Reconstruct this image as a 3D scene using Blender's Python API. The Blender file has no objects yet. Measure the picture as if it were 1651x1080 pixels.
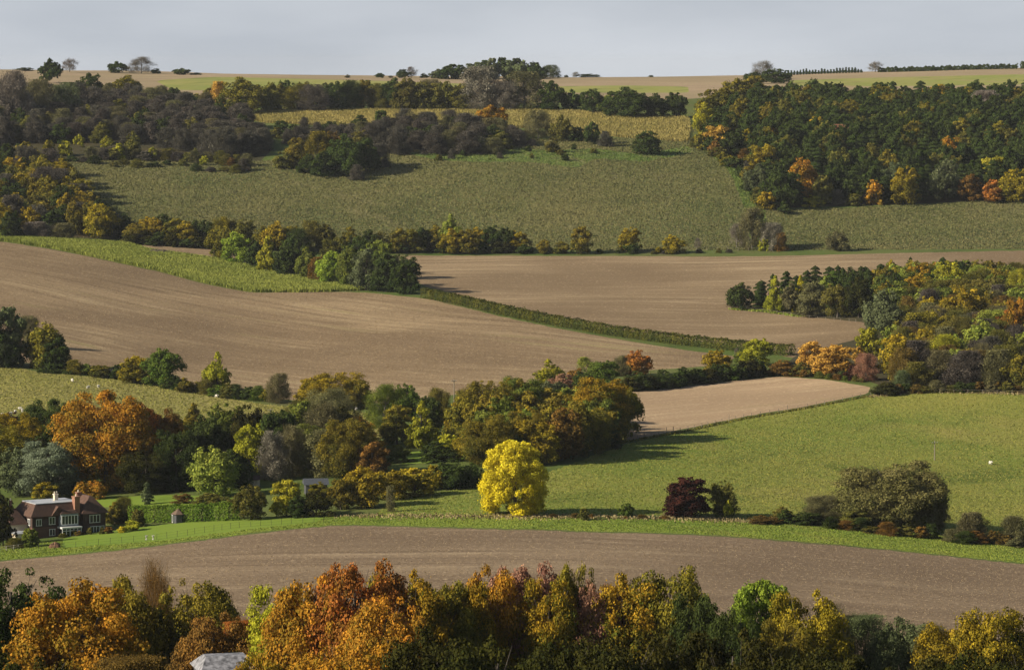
import bpy, math, random
import numpy as np
from mathutils import Vector, Matrix
from mathutils.geometry import delaunay_2d_cdt

# ------------------------------------------------------------------ camera, sky, sun
F = 5873.0            # focal length in photo pixels (photo 1651 x 1080)
H0 = 100.0            # photo row of the true horizon
CX = 825.5
S = bpy.context.scene
C = S.collection
cam_d = bpy.data.cameras.new('camera'); cam = bpy.data.objects.new('camera', cam_d); C.objects.link(cam)
cam.location = (0, 0, 0); cam.rotation_euler = (math.radians(90), 0, 0)
cam_d.sensor_width = 36.0; cam_d.lens = 36.0 * F / 1651.0
cam_d.shift_y = -(540.0 - H0) / 1651.0
cam_d.clip_start = 0.5; cam_d.clip_end = 20000
S.camera = cam

SUN_EL = math.radians(27)
SUN_BACK = math.radians(20)      # sun stands left of the view and this much behind the camera
to_sun = Vector((-math.cos(SUN_BACK) * math.cos(SUN_EL), -math.sin(SUN_BACK) * math.cos(SUN_EL), math.sin(SUN_EL)))
sd = bpy.data.lights.new('sun', 'SUN'); sd.energy = 5.0; sd.angle = math.radians(0.5); sd.color = (1.0, 0.89, 0.70)
sun = bpy.data.objects.new('sun', sd); C.objects.link(sun); sun.rotation_euler = to_sun.to_track_quat('Z', 'Y').to_euler()
W = bpy.data.worlds.new('World'); S.world = W; W.use_nodes = True
wn = W.node_tree; bg = wn.nodes['Background']
sky = wn.nodes.new('ShaderNodeTexSky'); sky.sky_type = 'NISHITA'; sky.sun_disc = False
sky.sun_elevation = SUN_EL; sky.sun_rotation = math.atan2(to_sun.x, to_sun.y)
sky.air_density = 1.0; sky.dust_density = 2.0; sky.altitude = 150
# thin high cloud veil over the whole sky
wtc = wn.nodes.new('ShaderNodeTexCoord'); wmap = wn.nodes.new('ShaderNodeMapping'); wmap.inputs['Scale'].default_value = (3.0, 3.0, 14.0)
wno = wn.nodes.new('ShaderNodeTexNoise'); wno.inputs['Scale'].default_value = 2.6; wno.inputs['Detail'].default_value = 7
wr = wn.nodes.new('ShaderNodeValToRGB')
wr.color_ramp.elements[0].position = 0.36; wr.color_ramp.elements[0].color = (7.6, 8.2, 9.1, 1)
wr.color_ramp.elements[1].position = 0.66; wr.color_ramp.elements[1].color = (9.6, 10.15, 10.95, 1)
wmx = wn.nodes.new('ShaderNodeMix'); wmx.data_type = 'RGBA'; wmx.inputs['Factor'].default_value = 0.86
wn.links.new(wtc.outputs['Generated'], wmap.inputs['Vector']); wn.links.new(wmap.outputs[0], wno.inputs['Vector'])
wn.links.new(wno.outputs[0], wr.inputs[0]); wn.links.new(sky.outputs[0], wmx.inputs[6]); wn.links.new(wr.outputs[0], wmx.inputs[7])
# the veil is thick only low over the horizon; overhead the sky is clear
wsep = wn.nodes.new('ShaderNodeSeparateXYZ'); wn.links.new(wtc.outputs['Generated'], wsep.inputs[0])
wmr = wn.nodes.new('ShaderNodeMapRange'); wmr.inputs['From Min'].default_value = .03; wmr.inputs['From Max'].default_value = .10
wmr.inputs['To Min'].default_value = .88; wmr.inputs['To Max'].default_value = .03
wn.links.new(wsep.outputs[2], wmr.inputs['Value']); wn.links.new(wmr.outputs[0], wmx.inputs[0])
wn.links.new(wmx.outputs[2], bg.inputs['Color'])
bg.inputs['Strength'].default_value = 0.05
S.view_settings.view_transform = 'Standard'; S.view_settings.look = 'None'; S.view_settings.gamma = 1
S.view_settings.use_curve_mapping = False; S.view_settings.exposure = 0.52
S.cycles.max_bounces = 5; S.cycles.diffuse_bounces = 2; S.cycles.transmission_bounces = 2; S.cycles.transparent_max_bounces = 6
S.cycles.volume_bounces = 0

rnd = random.Random(7)
nr = np.random.default_rng(11)

# ------------------------------------------------------------------ terrain
Dk = np.array([0, 30, 100, 200, 350, 430, 560, 690, 800, 900, 1030, 1180, 1380, 1470, 1680, 1850, 2150, 2400, 3200, 5000, 9500.])
cols = np.array([-700, 0, 400, 825, 1240, 1651, 2350.])
rows = {  # photo row of the ground at distances Dk[3:19]
 0:   [1500,1200,1130,1000,896,800,692,603,515,397,374,242,176,127,111,119],
 400: [1500,1200,1130,1000,856,778,706,640,548,445,394,242,180,134,119,125],
 825: [1500,1200,1130,1000,850,752,690,616,535,440,406,240,175,137,125,131],
 1240:[1500,1200,1130,1010,868,762,694,610,550,437,407,250,185,137,122,128],
 1651:[1500,1200,1130,1035,903,800,690,590,512,432,402,260,187,130,108,113]}
rows[-700] = rows[0]; rows[2350] = rows[1651]
Zk = []
for c in cols:
    r = np.array(rows[int(c)], float)
    z = -(r - H0) / F * Dk[3:19]
    Zk.append(np.concatenate([[-2.2, -8, -28], z, [z[-1] - 25, z[-1] - 60]]))
Zk = np.array(Zk)
GD = np.arange(-200, 9600, 5.0); GP = np.arange(-700, 2351, 10.0)
A = np.array([np.interp(GD, Dk, z) for z in Zk])                 # cols x GD
A = np.array([np.interp(GP, cols, A[:, i]) for i in range(len(GD))])   # GD x GP
def gauss(a, s, ax):
    k = np.arange(-int(3*s), int(3*s)+1); w = np.exp(-k*k/(2.0*s*s)); w /= w.sum()
    p = [(0, 0), (0, 0)]; p[ax] = (len(k)//2, len(k)//2)
    b = np.pad(a, p, mode='edge')
    return np.apply_along_axis(lambda v: np.convolve(v, w, 'valid'), ax, b)
A = gauss(gauss(A, 6, 0), 9, 1)
def zpx(px, D):
    fi = np.clip((np.asarray(D, float) + 200) / 5.0, 0, len(GD) - 1.001); fj = np.clip((np.asarray(px, float) + 700) / 10.0, 0, len(GP) - 1.001)
    i = fi.astype(int); j = fj.astype(int); u = fi - i; v = fj - j
    return (A[i, j]*(1-u)*(1-v) + A[i+1, j]*u*(1-v) + A[i, j+1]*(1-u)*v + A[i+1, j+1]*u*v)
def zxy(x, y):
    y = np.asarray(y, float); x = np.asarray(x, float)
    z = zpx(CX + F * x / np.maximum(y, 150.0), y)
    return z + 0.35*np.sin(x/37.0 + y/61.0)*np.clip(y/1500, 0, 1) + 0.25*np.sin(x/19.0 - y/33.0)*np.clip(y/1500, 0, 1)
DD = np.arange(150, 2450, 1.0)
def cast(px, row):
    """pixel of the photo -> ground point (x, y, z)"""
    x = (px - CX) / F * DD
    r = H0 - zxy(x, DD) * F / DD
    k = np.nonzero(r <= row)[0]
    D = DD[k[0]] if len(k) else 2380.0
    X = (px - CX) / F * D
    return Vector((X, D, float(zxy(X, D))))

# ------------------------------------------------------------------ materials
def new_mat(name):
    m = bpy.data.materials.new(name); m.use_nodes = True
    return m, m.node_tree, m.node_tree.nodes['Principled BSDF']
def mixc(nt, fac, a, b):
    mx = nt.nodes.new('ShaderNodeMix'); mx.data_type = 'RGBA'
    for s, v in ((0, fac), (6, a), (7, b)):
        if hasattr(v, 'is_output'): nt.links.new(v, mx.inputs[s])
        else: mx.inputs[s].default_value = v if s == 0 else (*v, 1)
    return mx.outputs[2]
def noise(nt, scale, detail=3, rot=0.0, stretch=(1, 1, 1), warp=0.0, rough=0.55):
    g = nt.nodes.new('ShaderNodeNewGeometry'); mp = nt.nodes.new('ShaderNodeMapping')
    mp.vector_type = 'POINT'
    src = g.outputs['Position']
    if warp:
        n0 = nt.nodes.new('ShaderNodeTexNoise'); n0.inputs['Scale'].default_value = 0.006; n0.inputs['Detail'].default_value = 1
        nt.links.new(src, n0.inputs['Vector'])
        sc = nt.nodes.new('ShaderNodeVectorMath'); sc.operation = 'SCALE'; sc.inputs['Scale'].default_value = warp
        nt.links.new(n0.outputs['Color'], sc.inputs[0])
        ad = nt.nodes.new('ShaderNodeVectorMath'); ad.operation = 'ADD'
        nt.links.new(src, ad.inputs[0]); nt.links.new(sc.outputs[0], ad.inputs[1]); src = ad.outputs[0]
    # rotate first, then stretch
    m0 = nt.nodes.new('ShaderNodeMapping'); m0.inputs['Rotation'].default_value = (0, 0, rot)
    nt.links.new(src, m0.inputs['Vector'])
    mp.inputs['Scale'].default_value = stretch; nt.links.new(m0.outputs[0], mp.inputs['Vector'])
    n = nt.nodes.new('ShaderNodeTexNoise'); n.inputs['Scale'].default_value = scale; n.inputs['Detail'].default_value = detail
    n.inputs['Roughness'].default_value = rough
    nt.links.new(mp.outputs[0], n.inputs['Vector'])
    return n.outputs['Fac']
def ramp(nt, v, a, b):
    m = nt.nodes.new('ShaderNodeMapRange'); m.inputs['From Min'].default_value = a; m.inputs['From Max'].default_value = b
    nt.links.new(v, m.inputs['Value']); return m.outputs['Result']
def bump(nt, bs, v, strength, dist):
    b = nt.nodes.new('ShaderNodeBump'); b.inputs['Strength'].default_value = strength; b.inputs['Distance'].default_value = dist
    nt.links.new(v, b.inputs['Height']); nt.links.new(b.outputs[0], bs.inputs['Normal'])

def grass_mat(name, a, b, c, fine=0.9, broad=0.02, bst=0.6, bd=0.5, csh=(0.55, 0.75)):
    """grass of two greens in broad patches with dry tufts of colour c"""
    m, nt, bs = new_mat(name)
    col = mixc(nt, ramp(nt, noise(nt, broad, 4, stretch=(1, .6, 1)), .35, .65), a, b)
    col = mixc(nt, ramp(nt, noise(nt, broad*3.3, 4, .5, (1, .45, 1)), .54, .70), col, tuple(q*.74 for q in a))
    col = mixc(nt, ramp(nt, noise(nt, broad*1.9, 5, -.4, (1, .5, 1)), .55, .72), col, tuple(q*.88 for q in c))
    fn = noise(nt, fine, 3)
    col = mixc(nt, ramp(nt, fn, *csh), col, c)
    dk = noise(nt, fine*1.7, 2)
    col = mixc(nt, ramp(nt, dk, .62, .40), tuple(q*0.72 for q in a), col) if False else col
    nt.links.new(col, bs.inputs['Base Color']); bs.inputs['Roughness'].default_value = .95; bs.inputs['Specular IOR Level'].default_value = .1
    bump(nt, bs, fn, bst, bd)
    return m
def plough_mat(name, a, b, c, rot, g=None):
    """drilled stubble soil: fine rows, broad damp bands, pale flint specks"""
    m, nt, bs = new_mat(name)
    band = noise(nt, 0.05, 3, rot, (0.10, 1.0, 1), warp=40)
    col = mixc(nt, ramp(nt, band, .36, .64), a, b)
    rows_ = noise(nt, 0.22, 2, rot, (0.03, 1.0, 1), warp=40)
    col = mixc(nt, ramp(nt, rows_, .52, .72), col, c)
    col = mixc(nt, ramp(nt, rows_, .46, .28), col, tuple(q*.70 for q in a))
    col = mixc(nt, ramp(nt, noise(nt, 0.45, 3), .50, .75), col, tuple(q*.72 for q in b))
    if g:
        gr = noise(nt, 0.10, 3, rot, (0.05, 1.0, 1), warp=40)
        col = mixc(nt, ramp(nt, gr, .60, .78), col, g)
    # tramlines: a pair of wheel marks every 24 m, following the drilling
    g_ = nt.nodes.new('ShaderNodeNewGeometry'); n0 = nt.nodes.new('ShaderNodeTexNoise'); n0.inputs['Scale'].default_value = 0.006; n0.inputs['Detail'].default_value = 1
    nt.links.new(g_.outputs['Position'], n0.inputs['Vector'])
    sc_ = nt.nodes.new('ShaderNodeVectorMath'); sc_.operation = 'SCALE'; sc_.inputs['Scale'].default_value = 40; nt.links.new(n0.outputs['Color'], sc_.inputs[0])
    ad_ = nt.nodes.new('ShaderNodeVectorMath'); ad_.operation = 'ADD'; nt.links.new(g_.outputs['Position'], ad_.inputs[0]); nt.links.new(sc_.outputs[0], ad_.inputs[1])
    mm = nt.nodes.new('ShaderNodeMapping'); mm.inputs['Rotation'].default_value = (0, 0, rot); nt.links.new(ad_.outputs[0], mm.inputs['Vector'])
    sp = nt.nodes.new('ShaderNodeSeparateXYZ'); nt.links.new(mm.outputs[0], sp.inputs[0])
    pp_ = nt.nodes.new('ShaderNodeMath'); pp_.operation = 'PINGPONG'; pp_.inputs[1].default_value = 12.0; nt.links.new(sp.outputs[1], pp_.inputs[0])
    d1 = nt.nodes.new('ShaderNodeMath'); d1.operation = 'SUBTRACT'; d1.inputs[1].default_value = 1.1; nt.links.new(pp_.outputs[0], d1.inputs[0])
    d2 = nt.nodes.new('ShaderNodeMath'); d2.operation = 'ABSOLUTE'; nt.links.new(d1.outputs[0], d2.inputs[0])
    tl = ramp(nt, d2.outputs[0], .55, .15); tm_ = nt.nodes.new('ShaderNodeMath'); tm_.operation = 'MULTIPLY'; nt.links.new(tl, tm_.inputs[0]); tm_.inputs[1].default_value = .45
    col = mixc(nt, tm_.outputs[0], col, tuple(q*.66 for q in a))
    patch = noise(nt, 0.013, 3)
    col = mixc(nt, ramp(nt, patch, .66, .35), col, tuple(q*.80 for q in a))
    fn = noise(nt, 1.1, 3)
    col = mixc(nt, ramp(nt, fn, .58, .80), col, tuple(min(1, q*1.35) for q in c))
    col = mixc(nt, ramp(nt, noise(nt, 2.3, 2), .60, .78), col, tuple(q*.62 for q in a))
    nt.links.new(col, bs.inputs['Base Color']); bs.inputs['Roughness'].default_value = 1; bs.inputs['Specular IOR Level'].default_value = .05
    bump(nt, bs, fn, .5, .25)
    return m
def plain_mat(name, col, rough=.8, var=.25, scale=1.5, metallic=0):
    m, nt, bs = new_mat(name)
    n = noise(nt, scale, 4)
    out = mixc(nt, ramp(nt, n, .3, .7), tuple(q*(1-var) for q in col), tuple(min(1, q*(1+var)) for q in col))
    nt.links.new(out, bs.inputs['Base Color']); bs.inputs['Roughness'].default_value = rough; bs.inputs['Metallic'].default_value = metallic
    return m

def foliage_mat():
    m, nt, bs = new_mat('foliage')
    oi = nt.nodes.new('ShaderNodeObjectInfo')
    at = nt.nodes.new('ShaderNodeAttribute'); at.attribute_type = 'OBJECT'; at.attribute_name = 'leaf_tint'
    lv = nt.nodes.new('ShaderNodeAttribute'); lv.attribute_type = 'GEOMETRY'; lv.attribute_name = 'leaf_age'
    col = mixc(nt, lv.outputs['Fac'], oi.outputs['Color'], at.outputs['Color'])
    lr = nt.nodes.new('ShaderNodeAttribute'); lr.attribute_type = 'GEOMETRY'; lr.attribute_name = 'leaf_value'
    hs = nt.nodes.new('ShaderNodeHueSaturation'); nt.links.new(col, hs.inputs['Color'])
    nt.links.new(ramp2(nt, lr.outputs['Fac'], .62, 1.38), hs.inputs['Value'])
    df = nt.nodes.new('ShaderNodeBsdfDiffuse'); tr = nt.nodes.new('ShaderNodeBsdfTranslucent'); ms = nt.nodes.new('ShaderNodeMixShader')
    ms.inputs[0].default_value = .22
    for s in (df, tr): nt.links.new(hs.outputs[0], s.inputs['Color'])
    nt.links.new(df.outputs[0], ms.inputs[1]); nt.links.new(tr.outputs[0], ms.inputs[2])
    nt.links.new(ms.outputs[0], nt.nodes['Material Output'].inputs['Surface'])
    nt.nodes.remove(bs)
    return m
def ramp2(nt, v, a, b):
    m = nt.nodes.new('ShaderNodeMapRange'); m.inputs['To Min'].default_value = a; m.inputs['To Max'].default_value = b
    nt.links.new(v, m.inputs['Value']); return m.outputs['Result']
def foliage_mass():
    m = FOL.copy(); m.name = 'foliage_of_massed_trees'; nt = m.node_tree
    for n in list(nt.nodes):
        if n.type == 'MIX' and n.data_type == 'RGBA':
            for sock, an in ((6, 'leaf_main'), (7, 'leaf_turned')):
                a = nt.nodes.new('ShaderNodeAttribute'); a.attribute_type = 'GEOMETRY'; a.attribute_name = an
                nt.links.new(a.outputs['Color'], n.inputs[sock])
    return m
FOL = foliage_mat()
FOLM = foliage_mass()
BARK = plain_mat('bark', (.075, .062, .048), .95, .35, 3)
BARKG = plain_mat('grey_bark', (.15, .135, .115), .95, .3, 3)

# ------------------------------------------------------------------ object helpers
def tag(o, label=None, cat=None, group=None, kind=None):
    if label: o['label'] = label
    if cat: o['category'] = cat
    if group: o['group'] = group
    if kind: o['kind'] = kind
    return o
def link(name, me, parent=None, loc=None):
    o = bpy.data.objects.new(name, me); C.objects.link(o)
    if parent: o.parent = parent
    if loc is not None: o.location = loc
    return o
def empty(name, loc, rz=0):
    o = link(name, None, None, loc); o.rotation_euler = (0, 0, rz); o.empty_display_size = .5; return o
def mesh_np(name, V, Fc, mat, attrs=None, smooth=False):
    """V (n,3), Fc (m,k) constant size faces"""
    me = bpy.data.meshes.new(name); V = np.asarray(V, np.float32); Fc = np.asarray(Fc, np.int32)
    m, k = Fc.shape
    me.vertices.add(len(V)); me.vertices.foreach_set('co', V.ravel())
    me.loops.add(m*k); me.loops.foreach_set('vertex_index', Fc.ravel())
    me.polygons.add(m); me.polygons.foreach_set('loop_start', np.arange(0, m*k, k, dtype=np.int32))
    me.update(calc_edges=True)
    me.validate()
    for an, v in (attrs or {}).items():
        a = me.attributes.new(an, 'FLOAT', 'FACE'); a.data.foreach_set('value', np.asarray(v, np.float32))
    if smooth: me.polygons.foreach_set('use_smooth', np.ones(m, bool))
    me.materials.append(mat)
    return me

# ------------------------------------------------------------------ fields
def dens(pts, step=10):
    out = []
    n = len(pts)
    for i in range(n):
        a, b = pts[i], pts[(i+1) % n]
        k = max(1, int(math.hypot(b[0]-a[0], b[1]-a[1]) / step))
        for j in range(k):
            t = j/k; out.append((a[0]+(b[0]-a[0])*t, a[1]+(b[1]-a[1])*t))
    return out
def smooth_closed(pts, it=2):
    for _ in range(it):
        q = []
        for i in range(len(pts)):
            a, b = pts[i], pts[(i+1) % len(pts)]
            q.append((a[0]*.9+b[0]*.1, a[1]*.9+b[1]*.1)); q.append((a[0]*.1+b[0]*.9, a[1]*.1+b[1]*.9))
        pts = q
    return pts
M_BASE = grass_mat('valley_grass', (.075, .115, .022), (.11, .13, .035), (.13, .12, .05))
M_DOWN = grass_mat('rough_downland_grass', (.090, .108, .034), (.135, .130, .046), (.205, .18, .082), fine=.42, broad=.016, bst=.9, bd=1.0, csh=(.50, .74))
M_LUSH = grass_mat('lush_downland_grass', (.088, .145, .030), (.120, .160, .038), (.19, .18, .075), fine=.42, broad=.03, bst=.9, bd=1.0, csh=(.50, .74))
M_TOP = plough_mat('ridge_stubble', (.34, .27, .165), (.36, .26, .19), (.42, .34, .20), .02)
M_TOPG = grass_mat('ridge_winter_wheat', (.22, .25, .06), (.28, .27, .08), (.32, .27, .12), fine=.2)
M_MAIZEG = grass_mat('maize_ground', (.18, .15, .04), (.22, .18, .05), (.13, .09, .05))
M_PL = plough_mat('drilled_brown_soil', (.225, .158, .095), (.330, .243, .146), (.41, .315, .19), .76, (.27, .24, .10))
M_PR = plough_mat('drilled_far_soil', (.235, .167, .100), (.330, .244, .150), (.41, .315, .195), -.05)
M_PB = plough_mat('drilled_near_soil', (.208, .150, .100), (.300, .225, .148), (.38, .295, .195), .06)
M_TAN = plough_mat('pale_cultivated_soil', (.38, .270, .170), (.45, .325, .205), (.51, .39, .25), -.5, (.34, .36, .12))
M_MEAD = grass_mat('grazed_meadow_grass', (.20, .195, .050), (.26, .235, .075), (.33, .28, .10), fine=.5, broad=.02, bst=.8, bd=.7, csh=(.48, .72))
M_PAST = grass_mat('pasture_grass', (.130, .180, .028), (.220, .220, .046), (.27, .25, .065), fine=.75, broad=.018, bst=.6, bd=.6, csh=(.50, .74))
M_VERGE = grass_mat('lush_verge_grass', (.135, .200, .030), (.200, .250, .040), (.26, .27, .06), fine=1.3, broad=.05, bst=.5, bd=.3)
M_LAWN = grass_mat('mown_lawn_grass', (.135, .215, .028), (.170, .240, .032), (.20, .25, .045), fine=1.8, bst=.15, bd=.1)
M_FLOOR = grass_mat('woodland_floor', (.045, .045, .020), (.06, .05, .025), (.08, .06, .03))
FAR = 'far'
fields = [
 ('hillside', M_DOWN, [(-400,262),(60,262),(200,248),(420,262),(600,230),(800,226),(1118,222),(1150,245),(1200,270),(1225,305),(1250,340),(1450,332),(1651,322),(2100,316),(2100,402),(1651,402),(1240,404),(600,404),(200,385),(-400,374)]),
 ('lush_slope', M_LUSH, [(1140,246),(1185,262),(1200,275),(1222,310),(1235,345),(1232,402),(1212,402),(1200,330),(1175,275)]),
 ('lush_slope', M_LUSH, [(650,246),(760,250),(800,236),(880,244),(960,240),(1030,250),(1110,236),(1120,246),(1040,262),(960,256),(930,272),(860,262),(760,262),(700,258)]),
 ('woodland_floor', M_FLOOR, [(-400,128),(60,135),(260,150),(380,168),(440,240),(420,262),(210,246),(140,262),(-400,262)]),
 ('ridge_field', M_TOP, [(-900, -9000), (-400,150),(60,135),(260,148),(380,162),(800,168),(1110,160),(1240,150),(1450,158),(1651,152),(2600,146),(2600,-9000)]),
 ('wheat_strip', M_TOPG, [(1270,130),(1400,126),(1651,120),(2100,114),(2100,130),(1651,137),(1400,140),(1290,139)]),
 ('wheat_strip', M_TOPG, [(250,130),(350,124),(620,131),(760,136),(760,146),(500,146),(280,146)]),
 ('wheat_strip', M_TOPG, [(880,140),(1000,138),(1110,140),(1110,150),(1000,150),(880,150)]),
 ('wood_floor', M_FLOOR, [(1125,200),(1140,178),(1240,166),(1450,164),(1651,158),(2100,150),(2100,318),(1651,322),(1450,330),(1250,336),(1222,300),(1195,258),(1130,235)]),
 ('maize_field', M_MAIZEG, [(385,190),(430,180),(750,177),(860,179),(960,182),(1060,190),(1112,192),(1112,230),(1000,222),(900,208),(800,206),(560,204),(430,199)]),
 ('ploughed_field', M_PL, [(-400,384),(0,389),(100,405),(250,437),(330,458),(400,472),(580,471),(690,482),(800,509),(900,530),(1000,548),(1100,564),(1190,575),(1150,590),(1000,600),(880,612),(640,652),(400,642),(200,608),(0,578),(-400,540)]),
 ('woodland_floor', M_FLOOR, [(-400,262),(100,262),(130,300),(200,350),(200,388),(0,374),(-400,370)]),
 ('maize_field', M_MAIZEG, [(-400,370),(0,376),(100,388),(205,394),(240,405),(340,418),(450,440),(560,462),(590,469),(490,472),(400,471),(330,457),(250,436),(100,404),(0,388),(-400,383)]),
 ('ploughed_field', M_PR, [(205,394),(345,394),(400,400),(400,424),(340,418),(240,405)]),
 ('ploughed_field', M_PR, [(560,412),(900,413),(1200,414),(1651,404),(2100,401),(2100,450),(1651,456),(1470,462),(1340,472),(1260,486),(1178,500),(1290,508),(1400,520),(1420,545),(1290,580),(1200,560),(1000,532),(850,502),(690,464),(640,440)]),
 ('wood_floor', M_FLOOR, [(1180,498),(1260,482),(1340,468),(1470,458),(1651,452),(2100,446),(2100,640),(1651,630),(1440,628),(1400,615),(1240,605),(1290,570),(1390,545),(1400,520),(1290,510)]),
 ('sheep_meadow', M_MEAD, [(-400,586),(0,586),(60,600),(200,612),(420,652),(600,665),(620,710),(450,712),(300,750),(0,760),(-400,770)]),
 ('pale_field', M_TAN, [(990,634),(1100,624),(1250,607),(1330,612),(1404,624),(1402,634),(1300,655),(1200,672),(1100,692),(1005,712),(940,730),(900,690)]),
 ('pasture', M_PAST, [(880,764),(1005,717),(1100,697),(1200,676),(1300,659),(1404,639),(1470,630),(1651,635),(2200,640),(2200,900),(1651,868),(1500,858),(1300,842),(1150,832),(900,828),(760,835),(600,835),(640,800),(780,785)]),
 ('verge', M_VERGE, [(-400,925),(0,880),(100,870),(250,850),(500,832),(900,834),(1200,840),(1500,862),(1651,880),(2200,915),(2200,965),(1651,908),(1400,882),(1150,862),(850,853),(550,845),(450,854),(200,885),(0,903),(-400,945)]),
 ('lawn', M_LAWN, [(100,868),(220,850),(300,842),(380,836),(530,832),(510,842),(430,850),(250,873),(100,884)]),
 ('lawn', M_LAWN, [(150,802),(290,798),(400,800),(400,816),(290,818),(150,818)]),
 ('lawn', M_LAWN, [(640,728),(745,726),(745,745),(640,748)]),
 ('ploughed_field', M_PB, [(-400,948),(0,905),(200,887),(450,856),(550,847),(850,855),(1150,864),(1400,884),(1651,910),(2200,968),(2200,1075),(1651,1060),(800,1045),(0,1030),(-400,1030)]),
]
polys = []
for nm, mt, pp in fields:
    W_ = []
    if pp[0][1] < -5000:
        W_ = [(-2600, 9000)] + [tuple(cast(*q)[:2]) for q in dens(pp[1:-1], 12)][:-1] + [(2600, 9000)]
        # dens() closes the ring; keep only the open run along the visible edge
        run = []
        q = pp[1:-1]
        for i in range(len(q)-1):
            k = max(1, int(abs(q[i+1][0]-q[i][0])/12))
            for j in range(k):
                t = j/k; run.append(tuple(cast(q[i][0]+(q[i+1][0]-q[i][0])*t, q[i][1]+(q[i+1][1]-q[i][1])*t)[:2]))
        W_ = [(-2600, 9000), (-1100, 2100)] + run + [(1500, 2100), (2600, 9000)]
    else:
        sm = smooth_closed(pp, 2)
        for q in dens(sm, 9):
            p = cast(*q); W_.append((p.x + rnd.uniform(-.35, .35), p.y + rnd.uniform(-.5, .5)))
    polys.append(np.array(W_))
def inside(poly, X, Y):
    r = np.zeros(len(X), bool); n = len(poly); x0, y0 = poly[-1]
    for x1, y1 in poly:
        c = ((y1 > Y) != (y0 > Y))
        if c.any():
            xi = (x0 - x1) * (Y - y1) / ((y0 - y1) if y0 != y1 else 1e-9) + x1
            r ^= c & (X < xi)
        x0, y0 = x1, y1
    return r
pts = []; edges = []
for P in polys:
    b = len(pts); n = len(P)
    pts += [Vector((float(x), float(y))) for x, y in P]
    edges += [(b+i, b+(i+1) % n) for i in range(n)]
y = -150.0
while y < 9200:
    st = 11.0 if 100 < y < 2450 else (60.0 if y < 3500 else 300.0)
    xin = 0.155*max(y, 0) + 60; xout = 0.3*max(y, 0) + 500
    x = -xin
    while x < xin:
        pts.append(Vector((x + rnd.uniform(-.2, .2)*st, y + rnd.uniform(-.2, .2)*st))); x += st
    x = xin + 20
    while x < xout:
        g = 50 if y < 3000 else 250
        if rnd.random() < st/g or st >= 60:
            for s in (-1, 1): pts.append(Vector((s*x, y + rnd.uniform(-3, 3))))
        x += g
    y += st
cv, ce, cf, *_ = delaunay_2d_cdt(pts, edges, [], 0, 1e-3, False)
cv = np.array([(v.x, v.y) for v in cv]); cf = np.array([f for f in cf if len(f) == 3])
cen = cv[cf].mean(axis=1)
cz = zxy(cv[:, 0], cv[:, 1])
own = np.full(len(cf), -1)
for i, P in enumerate(polys):
    own[inside(P, cen[:, 0], cen[:, 1])] = i
ground_tri = {}
def region_mesh(name, sel, mat):
    f = cf[sel]; u, inv = np.unique(f, return_inverse=True)
    V = np.column_stack([cv[u], cz[u]])
    f2 = inv.reshape(f.shape)
    a = V[f2]; nz = np.cross(a[:, 1]-a[:, 0], a[:, 2]-a[:, 0])[:, 2]
    f2[nz < 0] = f2[nz < 0][:, ::-1]
    return V, f2, mesh_np(name, V, f2, mat, smooth=True)
V, f2, me = region_mesh('ground', own == -1, M_BASE)
tag(link('ground', me), kind='structure')
for i, (nm, mt, pp) in enumerate(fields):
    sel = own == i
    if not sel.any(): continue
    V, f2, me = region_mesh(nm, sel, mt)
    tag(link(nm, me), kind='structure'); ground_tri[i] = (V, f2)

def scatter(i, n, pxlim=(-60, 1710)):
    V, f = ground_tri[i]; a = V[f]
    ar = np.linalg.norm(np.cross(a[:, 1]-a[:, 0], a[:, 2]-a[:, 0]), axis=1)
    c = a.mean(axis=1); px = CX + F*c[:, 0]/np.maximum(c[:, 1], 1)
    ar = ar * ((px > pxlim[0]) & (px < pxlim[1]))
    k = nr.choice(len(f), n, p=ar/ar.sum()); u = nr.random(n); v = nr.random(n); s = u+v > 1; u[s] = 1-u[s]; v[s] = 1-v[s]
    t = a[k]; return t[:, 0] + (t[:, 1]-t[:, 0])*u[:, None] + (t[:, 2]-t[:, 0])*v[:, None]

# ------------------------------------------------------------------ leaf quads
def unit(v): return v / np.maximum(np.linalg.norm(v, axis=-1, keepdims=True), 1e-9)
def quads(P, N, s, asp=1.0, up=None):
    """diamond leaf sprays at P facing N, half size s"""
    n = len(P); N = unit(N)
    r = unit(nr.normal(size=(n, 3))) if up is None else np.broadcast_to(up, (n, 3))
    a = unit(np.cross(N, r)); b = np.cross(N, a)
    s = np.broadcast_to(s, (n,))[:, None]
    V = np.stack([P + a*s*asp, P + b*s*nr.uniform(.6, 1.1, (n, 1)), P - a*s*asp*nr.uniform(.7, 1.1, (n, 1)), P - b*s*nr.uniform(.6, 1.1, (n, 1))], axis=1)
    return V.reshape(-1, 3), np.arange(4*n).reshape(n, 4)
def sph(n):
    return unit(nr.normal(size=(n, 3)))

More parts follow.
